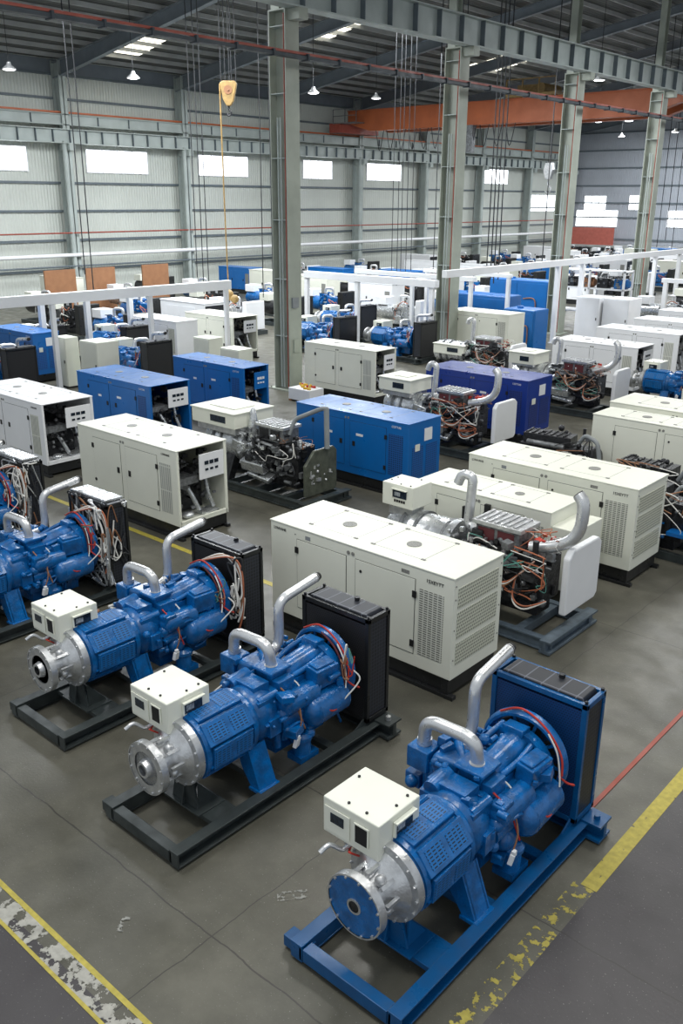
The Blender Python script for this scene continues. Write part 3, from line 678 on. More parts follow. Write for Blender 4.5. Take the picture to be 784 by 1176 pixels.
    # manifold blocks that carry the crossover pipe
    m = MB().b2(1.70, 1.96, -.12, .14, 1.08, 1.30).b2(1.66, 2.0, -.16, .18, 1.30, 1.34).b2(1.70, 1.96, -.24, -.12, 1.0, 1.24); m.build('manifold_block', body, r, .012)
    m = MB().b2(1.68, 1.94, .50, .76, 1.04, 1.28).b2(1.72, 1.9, .30, .52, .98, 1.16).b2(1.72, 1.88, .62, .80, .78, .94).cyl((1.80, .56, .55), (1.80, .56, 1.06), .06).ball((1.70, .70, .86), .07); m.build('manifold_block', body, r, .012)
    pz = 1.60
    MB().pipe([(1.81, .64, 1.28), (1.80, .62, pz - .02), (1.80, .03, pz), (1.83, .01, 1.32)], .068, 18, .17).build('crossover_pipe', 'pipe', r)
    for y in (.64, .01): MB().cyl((1.82, y, 1.285), (1.82, y, 1.345), .078).build('pipe_clamp', 'alu', r)
    # exhaust towards the radiator
    MB().pipe([(2.02, .30, 1.25), (2.28, .42, 1.22), (2.36, .42, 1.30), (2.36, .42, 1.84), (3.08, .46, 1.92)], .062, 16, .16).build('exhaust_pipe', 'pipe', r)
    MB().cyl((3.06, .458, 1.918), (3.13, .464, 1.925), .064, .05).build('exhaust_opening', 'rubber', r)
    # junction casing on the near side
    m = MB().box((2.34, -.32, 1.13), (.36, .20, .27), (.12, 0, -.06)).box((2.34, -.32, 1.28), (.30, .16, .03), (.12, 0, -.06)); m.build('junction_casing', body, r, .02)
    MB().b2(1.64, 1.84, -.42, -.25, .95, 1.12).build('starter_casing', body, r, .02)
    # fan guard ring and disc
    m = MB().lathe([(2.66, .47), (2.70, .50), (2.76, .50), (2.76, .44), (2.70, .42), (2.66, .44), (2.66, .47)], (0, 0, 1.0), (1, 0, 0), 40, cap=False)
    for k in range(10):
        q = k * math.pi / 5; m.box((2.70, math.cos(q) * .32, 1.0 + math.sin(q) * .32), (.02, .03, .28), (q - R(90), 0, 0))
    m.lathe([(2.64, .20), (2.72, .20)], (0, 0, 1.0), (1, 0, 0), 24); m.build('fan_guard', body, r)
    m = MB()
    for k in range(7):
        q = k * 2 * math.pi / 7; m.box((2.80, math.cos(q) * .24, 1.0 + math.sin(q) * .24), (.07, .14, .34), (q - R(90), 0, .5))
    m.lathe([(2.72, .12), (2.86, .12)], (0, 0, 1.0), (1, 0, 0), 20); m.build('fan', 'rubber', r)
    m = MB().lathe([(2.5, .43), (2.66, .40)], (0, 0, .95), (1, 0, 0), 32); m.build('timing_cover', body, r)
    m = MB(); q = random.Random(seed)
    for k in range(7):
        a = (q.uniform(1.65, 2.4), q.uniform(-.42, -.36), q.uniform(.5, 1.0)); m.tube([a, (a[0] + .12, a[1] - .05, a[2] + .05), (a[0] + .25, a[1] - .02, a[2] + q.uniform(-.2, .2))], .016, 8)
    m.build('fuel_line', body, r)
    # radiator
    x0, x1, yw, z0, z1 = 2.92, 3.34, .56, .26, 1.70
    rd = MB()
    for (a, b, c, d, e, f) in ((x0, x0 + .05, -yw, -yw + .06, z0, z1), (x0, x0 + .05, yw - .06, yw, z0, z1), (x1 - .05, x1, -yw, -yw + .06, z0, z1), (x1 - .05, x1, yw - .06, yw, z0, z1),
                               (x0, x1, -yw, yw, z0, z0 + .06), (x0, x0 + .05, -yw, yw, z1 - .06, z1), (x1 - .05, x1, -yw, yw, z1 - .06, z1), (x0, x1, -yw, -yw + .05, z1 - .06, z1), (x0, x1, yw - .05, yw, z1 - .06, z1)):
        rd.b2(a, b, c, d, e, f)
    rd = rd.build('radiator', rad, r, .004)
    MB().b2(x0 + .012, x1 - .012, -yw + .04, yw - .04, z0 + .05, z1 - .09).build('radiator_core', core, rd)
    MB().b2(x0 + .06, x1 - .06, -yw + .012, -yw + .03, z0 + .07, z1 - .07).build('side_mesh', 'core_side', rd)
    t = MB().prism([(-yw + .05, z1 - .09), (yw - .05, z1 - .09), (yw - .10, z1 + .02), (-yw + .10, z1 + .02)], 'x', x0 + .05, x1 - .05).build('top_tank', 'core_top' if not film else 'foil', rd, .01)
    m = MB()
    for a, b in ((x0 + .03, -yw + .03), (x0 + .03, yw - .03), (x1 - .03, -yw + .03), (x1 - .03, yw - .03)): MB().cyl((a, b, z1), (a, b, z1 + .03), .018, n=8).build('frame_bolt', 'engine_dark', rd)
    m.cyl((x1 - .1, -.1, z1 + .01), (x1 - .1, -.1, z1 + .06), .035, n=12); m.build('filler_cap', 'engine_dark', rd)
    for s in (-1, 1): MB().prism([(2.75, .21), (3.1, .21), (3.0, .5), (2.94, .6), (2.92, .3)], 'y', s * .50 - .01, s * .50 + .01).build('radiator_stay', skid, r)
    # control box on its posts
    bx = control_box(r, .30, .88, .0, .64, 1.13, 1.50)
    MB().b2(.42, .46, .10, .14, 1.0, 1.13).b2(.42, .46, .46, .50, .98, 1.13).b2(.42, .74, .1, .5, 1.10, 1.13).cyl((.60, .12, 1.02), (.60, .12, 1.13), .05).build('box_bracket', 'alu', r)
    m = MB(); m.tube([(.42, .35, 1.13), (.30, .40, 1.05), (.20, .47, 1.12), (.10, .50, 1.08)], .022, 8); m.build('cable_gland', 'alu', r)
    wire([(.44, .38, 1.13), (.34, .36, 1.04), (.28, .30, 1.08), (.38, .25, 1.0)], .01, 'red', r)
    # wiring on the near side
    q = seed * .01
    wire([(1.90, -.14, 1.22), (1.98, -.24, 1.14), (2.02, -.40, .98), (2.14, -.50, .86), (2.28, -.56, .74)], .010, 'white_wire', r)
    wire([(2.14, -.52, .86), (2.24, -.57, .77), (2.34, -.56, .74)], .012, 'red', r)
    wire([(1.72, -.25, 1.18), (1.78, -.40, 1.02), (1.84, -.44, .84), (1.88, -.48, .66)], .010, 'red' if seed % 2 else 'brown_wire', r)
    MB().box((1.72, -.50, .56), (.09, .05, .12), (.2, .1, .3)).box((1.72, -.52, .63), (.05, .04, .06)).build('plug_connector', 'white', r, .008)
    wire([(1.72, -.50, .62), (1.80, -.50, .80), (1.84, -.42, 1.0)], .009, 'brown_wire', r)
    wire([(2.66, .28, 1.42), (2.70, .05, 1.52), (2.68, -.25, 1.42), (2.66, -.45, 1.2), (2.62, -.50, 1.0)], .012, 'red', r)
    wire([(2.64, -.30, 1.40), (2.62, -.42, 1.25), (2.60, -.48, 1.05), (2.55, -.52, .92)], .009, 'white_wire', r)
    wire([(2.60, -.48, 1.0), (2.66, -.54, .92), (2.70, -.60, .90), (2.74, -.56, .86)], .012, 'red', r)
    if wires in ('some', 'many'):
        wire([(2.66, -.02, 1.46), (2.64, -.25, 1.35), (2.62, -.40, 1.15), (2.58, -.48, .85), (2.6, -.50, .62)], .013, 'redcable', r)
        wire([(2.2, -.48, .82), (2.35, -.52, .74), (2.55, -.56, .84), (2.72, -.60, 1.0), (2.70, -.50, 1.1)], .010, 'white_wire', r)
        tangle(r, (2.55, -.56, 1.05), (2.66, -.30, 1.45), 5, ['red', 'green_wire', 'white_wire', 'brown_wire'], .008, seed + 5)
        tangle(r, (.9, .35, .95), (1.5, .6, 1.15), 5, ['brown_wire', 'cable', 'white_wire'], .012, seed + 6)
    if wires == 'many':
        tangle(r, (2.76, -.62, .75), (2.90, -.30, 1.68), 9, ['white_wire', 'brown_wire', 'white_wire', 'cable', 'white_wire'], .012, seed + 7)
        for k in range(4): wire([(2.72, .1, 1.5), (2.84, -.25 - .06 * k, 1.66), (2.88, -.52 - .03 * k, 1.45), (2.86, -.62, 1.15 - .1 * k), (2.8, -.58, 1.0 - .15 * k)], .014, ['white_wire', 'brown_wire', 'white_wire', 'orange_wire'][k], r)
    if film:
        tangle(r, (2.80, -.64, .35), (2.92, .45, 1.75), 24, ['white_wire', 'brown_wire', 'foil', 'cable', 'cable', 'foil', 'tube_grey'], .012, seed + 8)
        tangle(r, (2.92, -.62, .5), (3.3, -.57, 1.7), 7, ['white_wire', 'foil', 'brown_wire', 'cable'], .011, seed + 9)
        m = MB().box((3.12, .0, 1.76), (.36, 1.0, .04), (0, .03, .02)); m.build('plastic_film', 'foil', r, .01)
    return r

g1 = engine_set((-3.85, 4.55, 0), 'blue engine generator on a blue skid with blue radiator, nearest of all', 'blue', 'blue_frame', 'blue_frame', 'blue', 1, 'few', group=None)
g2 = engine_set((-6.72, 4.55, 0), 'blue engine generator on a black skid with black radiator, beside the nearest one', 'blue', 'steel', 'black', 'alu', 2, 'some')
g3 = engine_set((-9.40, 4.92, 0), 'blue engine generator on a black skid and white wire bundle, third from the right', 'blue', 'steel', 'black', 'alu', 3, 'many')
g4 = engine_set((-12.62, 4.85, 0), 'blue engine generator cut by the left edge with film and tangled wires over its radiator', 'blue', 'steel', 'black', 'alu', 4, 'many', True)
g5 = engine_set((-15.85, 5.2, 0), 'blue engine generator half hidden at the left edge behind the wire-tangled one', 'blue', 'steel', 'black', 'alu', 5, 'many', True)

# ------------------------------------------------------------------ canopy generator
def canopy(name, loc, L, W, H, mat, label, end='grille', skid_h=.3, style='cream', group=None, lettering=True, low=None, panel='white'):
    """local x along the length (end at +x), door side faces -y; origin on the floor below the near left corner"""
    r = root(name, loc, 0, label, 'generator', group)
    z0, z1 = skid_h, skid_h + H
    t = .03; sx = L / 3.45; sz = H / 1.5
    gs, ge = {'cream': ('gr_side', 'gr_end'), 'blue': ('gr_side_blue', 'gr_end_blue'), 'navy': ('gr_side_navy', 'gr_end_navy'), 'slat': ('gr_slat', 'gr_end')}[style]
    b = MB()
    if end == 'open':
        b.b2(0, L, 0, t, z0, z1).b2(0, L, W - t, W, z0, z1).b2(0, t, t, W - t, z0, z1).b2(t, L, t, W - t, z0, z0 + .04)
        b.b2(L - .05, L, t, W - t, z0 + .04, z0 + .10).b2(L - .04, L, t, .06, z0, z1).b2(L - .04, L, W - .07, W - t, z0, z1)
        body = b.build('canopy_body', mat, r, .008)
    else:
        body = b.b2(0, L, 0, W, z0, z1).build('canopy_body', mat, r, .012)
    roof = MB().b2(-.012, L + .012, -.012, W + .012, z1, z1 + .025).build('roof_panel', mat, r, .01)
    for cx in (.315 * L, .67 * L):
        m = MB().cyl((cx, .52 * W, z1 + .025), (cx, .52 * W, z1 + .034), .11 * min(1, sx), n=24); m.build('roof_vent', 'vent_grey', roof)
        x0, x1, y0, y1 = cx - .13 * L, cx + .13 * L, .2 * W, .88 * W; f = MB(); e = z1 + .0255
        f.b2(x0, x1, y0 - .003, y0 + .003, e - .002, e + .001).b2(x0, x1, y1 - .003, y1 + .003, e - .002, e + .001).b2(x0 - .003, x0 + .003, y0, y1, e - .002, e + .001).b2(x1 - .003, x1 + .003, y0, y1, e - .002, e + .001)
        f.build('hatch_seam', 'vent_grey', roof)
        for hx, hy in ((x0, y0), (x1, y0), (x0, y1), (x1, y1)): MB().b2(hx - .035, hx + .035, hy - .018, hy + .018, z1 + .026, z1 + .034).build('hatch_hinge', 'vent_grey', roof)
    # doors on the near side
    zt, zb = z0 + H * .885, z0 + H * .135
    for x0, x1, latches in ((.165 * L, .452 * L, ((.165, .77),)), (.505 * L, .815 * L, ((.815, .74), (.81, .24)))):
        d = MB().b2(x0, x1, -.010, -.001, zb, zt).build('door', mat, r, .003)
        f = MB(); k = .004
        f.b2(x0 - 2 * k, x0 - k * .3, -.004, -.001, zb, zt).b2(x1 + k * .3, x1 + 2 * k, -.004, -.001, zb, zt).b2(x0 - 2 * k, x1 + 2 * k, -.004, -.001, zt + k * .3, zt + 2 * k).b2(x0 - 2 * k, x1 + 2 * k, -.004, -.001, zb - 2 * k, zb - k * .3)
        f.build('door_seam', 'rubber', d)
        for lx, lz in latches: MB().b2(lx * L - .035, lx * L + .035, -.025, -.010, z0 + lz * H - .05, z0 + lz * H + .05).build('hinge', 'rubber', d, .004)
    if end == 'open' or style in ('blue', 'navy'):
        for lx in (.425, .54): MB().b2(lx * L - .04, lx * L + .04, -.022, -.010, z0 + .48 * H, z0 + .56 * H).build('door_latch', 'rubber', r, .004)
        MB().cyl((.17 * L, -.02, z0 + .28 * H), (.17 * L, -.008, z0 + .28 * H), .035, n=12).build('door_latch', 'rubber', r)
    else: MB().cyl((.535 * L, -.02, z0 + .78 * H), (.535 * L, -.008, z0 + .78 * H), .022, n=12).build('door_latch', 'rubber', r)
    for lx in (.465, .49): MB().cyl((lx * L, -.012, z0 + .93 * H), (lx * L, -.001, z0 + .93 * H), .028, n=14).build('lifting_plug', 'vent_grey', r)
    # grille beside the second door
    gx0, gx1 = (.835 * L, .955 * L) if end != 'open' else (.84 * L, .945 * L)
    MB().b2(gx0, gx1, -.006, -.001, z0 + .15 * H, z0 + .81 * H).build('side_grille', gs, r)
    if end == 'grille':
        for a, bb in ((.70, .90), (.40, .66), (.14, .35)):
            MB().b2(L + .001, L + .006, .08 * W, .90 * W, z0 + a * H, z0 + bb * H).build('end_grille', ge, r)
        f = MB()
        for yy in (.035, .955):
            for zz in (.93, .8, .5, .2): f.cyl((L, yy * W, z0 + zz * H), (L + .008, yy * W, z0 + zz * H), .012, n=8)
        f.build('end_bolt', 'vent_grey', r)
    elif end == 'slots':
        MB().b2(L + .001, L + .006, .12 * W, .46 * W, z0 + .12 * H, z0 + .62 * H).build('end_grille', ge, r)
        MB().b2(L + .001, L + .006, .54 * W, .90 * W, z0 + .12 * H, z0 + .62 * H).build('end_grille', ge, r)
        MB().b2(L + .002, L + .010, .48 * W, .72 * W, z0 + .68 * H, z0 + .88 * H).build('paper_sheet', 'white', r)
        MB().b2(L + .007, L + .012, .2 * W, .34 * W, z0 + .55 * H, z0 + .66 * H).build('paper_sheet', 'cream', r)
    elif end == 'open':
        # engine showing in the open end and the hanging instrument panel
        p = MB().box((L - .03, .70 * W, z0 + .72 * H), (.03, .50 * W, .34 * H), (0, .02, .0)).build('instrument_panel', panel, r, .008)
        f = MB()
        for q in range(3): f.b2(L - .012, L - .004, (.55 + .1 * q) * W, (.63 + .1 * q) * W, z0 + .74 * H, z0 + .79 * H).b2(L - .012, L - .004, (.56 + .1 * q) * W, (.62 + .1 * q) * W, z0 + .66 * H, z0 + .69 * H)
        f.build('gauge_row', 'lcd' if panel != 'blue_canopy' else 'text_white', p)
        e = MB().b2(L * .2, L - .5, .22 * W, .78 * W, z0 + .1, z0 + .62 * H).build('engine_block', 'engine_dark', r, .02)
        m = MB().cyl((L - .55, .3 * W, z0 + .5 * H), (L - .28, .3 * W, z0 + .5 * H), .16).b2(L - .6, L - .15, .1 * W, .5 * W, z0 + .50 * H, z0 + .60 * H); m.build('shelf_plate', 'engine_grey', r)
        m = MB().pipe([(L - .42, .38 * W, z0 + .48 * H), (L - .3, .45 * W, z0 + .30 * H), (L - .2, .52 * W, z0 + .1 * H)], .05).ball((L - .22, .3 * W, z0 + .12), (.12, .14, .07)).pipe([(L - .35, .75 * W, z0 + .55 * H), (L - .25, .76 * W, z0 + .25 * H), (L - .2, .82 * W, z0 + .1 * H)], .045)
        m.box((L - .22, .7 * W, z0 + .09), (.3, .4, .06), (0, 0, .1)); m.build('foil_wrapped_hose', 'foil', r)
        clutter(r, 'engine_fitting', 'engine_dark', (L - .55, .12 * W, z0 + .2), (L - .15, .85 * W, z1 - .15), 34, int(abs(loc[0] * 7 + loc[1] * 3)), (.05, .14))
        clutter(r, 'engine_fitting', 'engine_grey', (L - .45, .12 * W, z0 + .2), (L - .12, .85 * W, z1 - .15), 16, int(abs(loc[0] * 5 + loc[1])), (.03, .08))
    if low:   # lower fore-section
        MB().b2(1.05, 1.2, -.07, -.012, z0 + .78, z0 + 1.08).build('mounting_bracket', 'rubber', r)
        MB().b2(1.5, 1.6, -.07, -.012, z0 + .84, z0 + 1.22).build('mounting_bracket', 'rubber', r)
        MB().b2(L, L + low[0], .04, W - .02, z0, z0 + low[1]).build('end_section', mat, r, .012)
    if lettering == 'dark':
        text('LYNVANS', 'lettering', .06, (.06 * L, -.006, z0 + .94 * H), FRONT, 'text', r)
        text('15XEYTT', 'lettering', .072, (.91 * L, -.006, z0 + .91 * H), FRONT, 'text', r)
        text('-', 'lettering', .1, (.155 * L, -.006, z0 + .94 * H), FRONT, 'text', r)
        MB().b2(.745 * L, .785 * L, -.004, -.001, z0 + .915 * H, z0 + .95 * H).build('label_plate', 'vent_grey', r)
        MB().b2(.215 * L, .245 * L, -.004, -.001, z0 + .91 * H, z0 + .95 * H).build('label_plate', 'tube_grey', r)
    elif lettering == 'small':
        text('LYNVANS', 'lettering', .06, (.9 * L, -.006, z0 + .93 * H), FRONT, 'text', r)
    elif lettering == 'white':
        text('COTTAS', 'lettering', .07, (.9 * L, -.006, z0 + .93 * H), FRONT, 'text_white', r)
        MB().b2(.30 * L, .345 * L, -.013, -.010, z0 + .62 * H, z0 + .66 * H).b2(.56 * L, .62 * L, -.013, -.010, z0 + .66 * H, z0 + .70 * H).build('label_plate', 'text_white', r)
    # base frame
    m = MB().b2(.10, L - .06, .06, .16, .06, z0).b2(.10, L - .06, W - .16, W - .06, .06, z0).b2(.02, .10, -.02, W + .02, 0, .08).b2(L - .16, L - .04, .02, W - .02, .06, z0)
    for k in range(4): q = .2 + k * (L - .5) / 3; m.b2(q, q + .12, .16, W - .16, .06, z0 - .04)
    m.b2(.1, L + .05, .0, .1, 0, .06).b2(.1, L + .05, W - .1, W, 0, .06)
    m.build('base_frame', 'black', r, .006)
    return r

canopy('canopy_generator', (-9.40, 8.97, 0), 3.45, 1.20, 1.5, 'cream', 'large cream canopy generator with three grille panels on its end, nearest of the canopies', 'grille', lettering='dark')
canopy('canopy_generator', (-9.26, 14.23, 0), 3.47, 1.26, 1.5, 'cream', 'cream canopy generator with grille end standing behind the silver engine at right', 'grille', lettering='dark')
canopy('canopy_generator', (-9.30, 12.62, 0), 2.75, 1.0, 1.32, 'cream', 'plain low cream canopy with a stepped end directly behind the silver engine', 'plain', low=(.45, 1.1), lettering=False)
canopy('canopy_generator', (-16.80, 10.30, 0), 3.40, 1.28, 1.55, 'cream', 'cream canopy generator with open end and hanging instrument panel, in the middle left', 'open', style='slat', lettering='small')
canopy('canopy_generator', (-22.7, 10.85, 0), 3.5, 1.42, 1.5, 'white', 'white canopy generator with open end at the left edge', 'open', style='slat', lettering='small')
canopy('canopy_generator', (-15.15, 15.42, 0), 3.50, 1.22, 1.45, 'blue_canopy', 'bright blue closed canopy generator in the centre with a paper on its end', 'slots', style='blue', lettering='white')
canopy('canopy_generator', (-22.6, 14.0, 0), 3.42, 1.36, 1.48, 'blue_canopy', 'blue canopy generator with open end and white instrument panel, behind the left white canopy', 'open', style='blue', lettering='white')
canopy('canopy_generator', (-22.5, 17.4, 0), 3.25, 1.02, 1.50, 'blue_canopy', 'blue canopy generator with open end and blue instrument panel, left of the first tall column', 'open', style='blue', lettering='white', panel='blue_canopy')
canopy('canopy_generator', (-21.6, 22.42, 0), 3.2, 1.1, 1.5, 'cream', 'cream canopy generator with open end just right of the first tall column', 'open', style='slat', lettering=False)
canopy('canopy_generator', (-15.6, 21.4, 0), 3.45, 1.35, 1.5, 'navy', 'dark navy closed canopy generator right of the second tall column', 'slots', style='navy', lettering='white')

# ------------------------------------------------------------------ silver open generator
def silver_set(loc, label, plate='white', seed=1, box=(.0, .6, .1, .7, 1.50, 1.90), small_box=False, skid='bluegrey', exhaust='elbow', L=3.65, box_mat='cream', orange=True):
    """local x along the length, plate end at +x; y=0 is the engine axis"""
    r = root('generator_set', loc, 0, label, 'generator')
    A = 1.0
    for s in (-1, 1): MB().b2(.1, L + .12, s * .62 - .06, s * .62 + .06, .02, .05).b2(.1, L + .12, s * .62 - .06, s * .62 + .06, .19, .22).b2(.1, L + .12, s * .62 - .02, s * .62 + .02, .05, .19).build('skid_rail', skid, r, .004)
    for x in (.15, 1.1, 2.1, 3.0, L): MB().b2(x - .07, x + .07, -.60, .60, .05, .2).build('cross_beam', skid, r, .005)
    MB().b2(L - .02, L + .16, -.76, .80, .02, .06).b2(L + .04, L + .08, -.76, .80, .06, .2).b2(L - .02, L + .16, -.76, .80, .2, .23).build('cross_beam', skid, r)
    MB().lathe([(.0, .20), (.06, .30), (.12, .36), (.50, .40), (.56, .43), (.62, .43), (.68, .40), (1.30, .42), (1.40, .46), (1.5, .46)], (0, 0, A), (1, 0, 0), 32).build('alternator', 'foil', r)
    m = MB()
    for x in (.42, .72, 1.28): m.lathe([(x, .44), (x + .05, .44)], (0, 0, A), (1, 0, 0), 32)
    m.build('alternator_strap', 'engine_grey', r)
    for s in (-1, 1): MB().prism([(s * .2, .65), (s * .36, .8), (s * .6, .22), (s * .4, .22)], 'x', .9, 1.2).build('alternator_foot', 'engine_dark', r)
    MB().b2(.15, .35, -.3, .3, .2, .62).build('support_bracket', 'engine_dark', r)
    m = MB().b2(1.5, 3.2, -.28, .28, .55, 1.28).b2(1.6, 3.1, -.22, .22, .3, .6).cyl((1.6, -.30, .80), (2.5, -.30, .80), .14); m.build('engine_block', 'engine_dark', r, .02)
    m = MB().box((1.95, -.42, .70), (.75, .26, .26), (.3, 0, 0)).box((2.1, -.36, .48), (.7, .3, .12), (.4, .1, 0)).box((1.35, -.1, 1.1), (.4, .7, .3), (.2, .3, .2)).cyl((1.45, -.36, .95), (1.8, -.3, 1.15), .1)
    m.build('foil_heat_shield', 'foil', r, .03)
    # ribbed intake box on top
    t = MB().b2(1.95, 2.75, -.30, .22, 1.30, 1.62).build('intake_box', 'engine_grey', r, .02)
    m = MB().b2(1.90, 2.80, -.34, .26, 1.62, 1.69)
    for k in range(7): m.b2(1.94 + k * .115, 1.99 + k * .115, -.31, .23, 1.69, 1.715)
    m.build('ribbed_cover', 'alu', t, .008)
    m = MB()
    for k in range(2): m.b2(2.0 + k * .36, 2.3 + k * .36, -.306, -.30, 1.34, 1.58)
    m.build('intake_window', 'redcable' if orange else 'engine_dark', t)
    MB().cyl((2.0, -.34, 1.26), (2.7, -.38, 1.22), .035).build('fuel_rail', 'alu', r)
    # silver and dark fittings
    clutter(r, 'engine_fitting', 'engine_dark', (1.5, -.50, .45), (3.3, .1, 1.5), 70, seed, (.05, .16))
    clutter(r, 'engine_fitting', 'foil', (1.4, -.52, .55), (3.2, -.05, 1.5), 52, seed + 1, (.03, .10))
    clutter(r, 'engine_fitting', 'engine_grey', (1.4, -.54, .45), (3.3, -.1, 1.5), 46, seed + 2, (.04, .13))
    if orange: clutter(r, 'engine_fitting', 'red', (2.75, -.2, 1.35), (3.15, .15, 1.6), 10, seed + 3, (.03, .09))
    # wiring
    cols = ['orange_wire', 'white_wire', 'brown_wire', 'cable', 'green_wire', 'orange_wire', 'cable'] if orange else ['cable', 'white_wire', 'brown_wire', 'cable']
    tangle(r, (1.9, -.60, .75), (3.35, -.42, 1.45), 15 if orange else 6, cols, .008, seed + 4)
    tangle(r, (2.6, -.3, 1.3), (3.35, .2, 1.65), 10 if orange else 4, cols, .007, seed + 6)
    if orange:
        for k in range(3): wire([(2.1, -.40, 1.32), (2.14 + .05 * k, -.52, 1.08), (2.35 + .05 * k, -.60, .92 - .03 * k), (2.7, -.60, .90 - .03 * k), (2.95, -.55, 1.1), (3.1, -.4, 1.3)], .014, ['orange_wire', 'white_wire', 'brown_wire'][k], r)
        for k in range(2): wire([(2.85, -.5, 1.0), (2.88, -.60, .7 - .05 * k), (3.1, -.62, .62 - .05 * k), (3.4, -.5, .75)], .014, ['orange_wire', 'white_wire'][k], r)
    # hoses
    if exhaust == 'thin': MB().lathe([(0, .13), (.2, .14), (.5, .10), (.75, .06), (.8, .02)], (1.62, -.15, 1.15), (.03, 0, 1), 16).build('wrapped_pipe', 'foil', r)
    else: MB().pipe([(1.40, -.04, 2.10), (1.46, -.02, 2.28), (1.66, .0, 2.26), (1.62, -.02, 1.42), (2.0, -.10, 1.36)], .08, 16, .12).build('intake_pipe', 'pipe', r)
    if exhaust == 'elbow':
        MB().pipe([(2.9, -.2, 1.42), (3.35, -.12, 1.52), (3.62, -.05, 1.75), (3.64, -.02, 2.25), (3.52, .0, 2.36)], .095, 16, .25).build('exhaust_pipe', 'pipe', r)
        MB().cyl((3.535, -.001, 2.345), (3.505, .001, 2.37), .085).build('exhaust_opening', 'rubber', r)
    elif exhaust == 'thin':
        MB().pipe([(2.75, -.1, 1.5), (2.85, .0, 1.85), (3.55, .15, 2.18), (3.68, .15, 2.18)], .05, 12, .1).pipe([(3.66, .15, 2.2), (3.68, .15, 1.3)], .06).build('exhaust_pipe', 'tube_grey', r)
    if plate == 'white':
        pl = MB().prism([(-.24, .46), (.74, .46), (.82, .54), (.82, 1.42), (.70, 1.52), (-.12, 1.52), (-.24, 1.40)], 'x', L - .02, L + .10).build('radiator_cover', 'white', r, .03)
        m = MB(); q = random.Random(seed)
        for k in range(5): m.b2(L + .021, L + .024, -.5 + q.random(), -.47 + q.random() * .9 - .4, .5 + q.random() * .8, .53 + q.random() * .8)
    else:
        pl = MB().prism([(-.5, .28), (.46, .28), (.52, .36), (.52, 1.2), (.42, 1.30), (-.2, 1.30), (-.5, 1.0)], 'x', L - .12, L - .04).build('radiator_cover', 'dkgreen', r, .02)
        clutter(pl, 'cover_splash', 'alu', (L - .045, -.35, .55), (L - .03, .35, 1.0), 14, seed, (.03, .08))
    control_box(r, box[0], box[1], box[2], box[3], box[4], box[5], box_mat, small=small_box)
    if small_box: MB().b2(box[0] - .03, box[1] + .03, box[2] - .03, box[3] + .03, box[5], box[5] + .03).b2(box[0] + .3, box[1] - .3, box[2] + .3, box[3] - .3, box[5] + .03, box[5] + .05).build('box_lid', box_mat, r, .008)
    MB().b2(box[0] + .08, box[1] - .08, box[2] + .1, box[3] - .1, 1.32, box[4]).build('box_bracket', 'alu', r)
    return r
g6 = silver_set((-9.2, 11.75, 0), 'silver foil-wrapped generator with orange wiring and white cover plate, behind the nearest canopy', 'white', 21, (.0, .66, -.28, .26, 1.50, 1.90), L=3.5)
g7 = silver_set((-16.5, 13.85, 0), 'silver foil-wrapped generator with wide white box and olive end plate, beside the centre blue canopy', 'olive', 22, (.0, 1.5, -.62, .62, 1.48, 1.82), True, 'steel', 'thin', 3.68, 'cream', False)
g8 = silver_set((-15.7, 19.75, 0), 'silver generator with curved pipes and orange wiring before the navy canopy', 'white', 23, (.05, 1.15, -.5, .5, 1.46, 1.80), True, 'steel', 'elbow', 3.65)
g9 = silver_set((-15.5, 26.3, 0), 'silver generator with tangled wiring and white plate right of the navy canopy', 'white', 24, (.05, 1.0, -.5, .5, 1.4, 1.75), True, 'steel', 'elbow', 3.65)

# ------------------------------------------------------------------ bare dark engines at right
def bare_engine(loc, rz, label, seed, blue_bits=True):
    r = root('bare_engine', loc, rz, label, 'engine')
    m = MB().b2(-.1, 2.0, -.42, -.34, .0, .16).b2(-.1, 2.0, .34, .42, .0, .16).b2(-.1, .05, -.34, .34, .03, .14).b2(1.85, 2.0, -.34, .34, .03, .14); m.build('skid_frame', 'steel', r, .005)
    m = MB().b2(.1, 1.75, -.28, .28, .35, 1.1).b2(.2, 1.6, -.2, .2, .14, .4)
    for k in range(6): m.b2(.18 + k * .25, .28 + k * .25, -.33, .33, .5, 1.0)
    m.build('engine_block', 'engine_dark', r, .015)
    m = MB().b2(.15, 1.3, -.25, .25, 1.10, 1.34)
    for k in range(7): m.b2(.2 + k * .15, .24 + k * .15, -.24, .24, 1.34, 1.37)
    m.build('rocker_cover', 'engine_dark', r, .02)
    MB().cyl((.3, -.34, 1.16), (1.2, -.36, 1.14), .06).build('intake_pipe', 'engine_grey', r)
    MB().pipe([(1.4, -.1, 1.1), (1.6, -.15, 1.45), (1.95, -.3, 1.35), (2.05, -.35, .9)], .05, 12).build('hose', 'tube_grey', r)
    MB().lathe([(1.75, .36), (1.85, .38), (1.92, .30)], (0, 0, .8), (1, 0, 0), 24).build('fan_housing', 'engine_dark', r)
    if blue_bits: MB().b2(1.55, 2.15, -.55, -.15, .55, .62).build('blue_tray', 'blue_canopy', r)
    clutter(r, 'engine_fitting', 'engine_dark', (.1, -.42, .45), (1.8, .3, 1.45), 44, seed, (.05, .16))
    clutter(r, 'engine_fitting', 'engine_grey', (.1, -.42, .45), (1.8, .3, 1.42), 24, seed + 1, (.03, .09))
    clutter(r, 'engine_fitting', 'blue', (.2, -.42, .3), (1.8, -.2, .9), 8, seed + 2, (.04, .10))
    tangle(r, (.2, -.50, .5), (1.8, -.36, 1.4), 10, ['cable', 'brown_wire', 'white_wire', 'cable'], .009, seed + 3)
    return r
bare_engine((-10.5, 18.35, 0), R(8), 'black bare engine with ribbed cover left of the stacked cream canopies', 51)
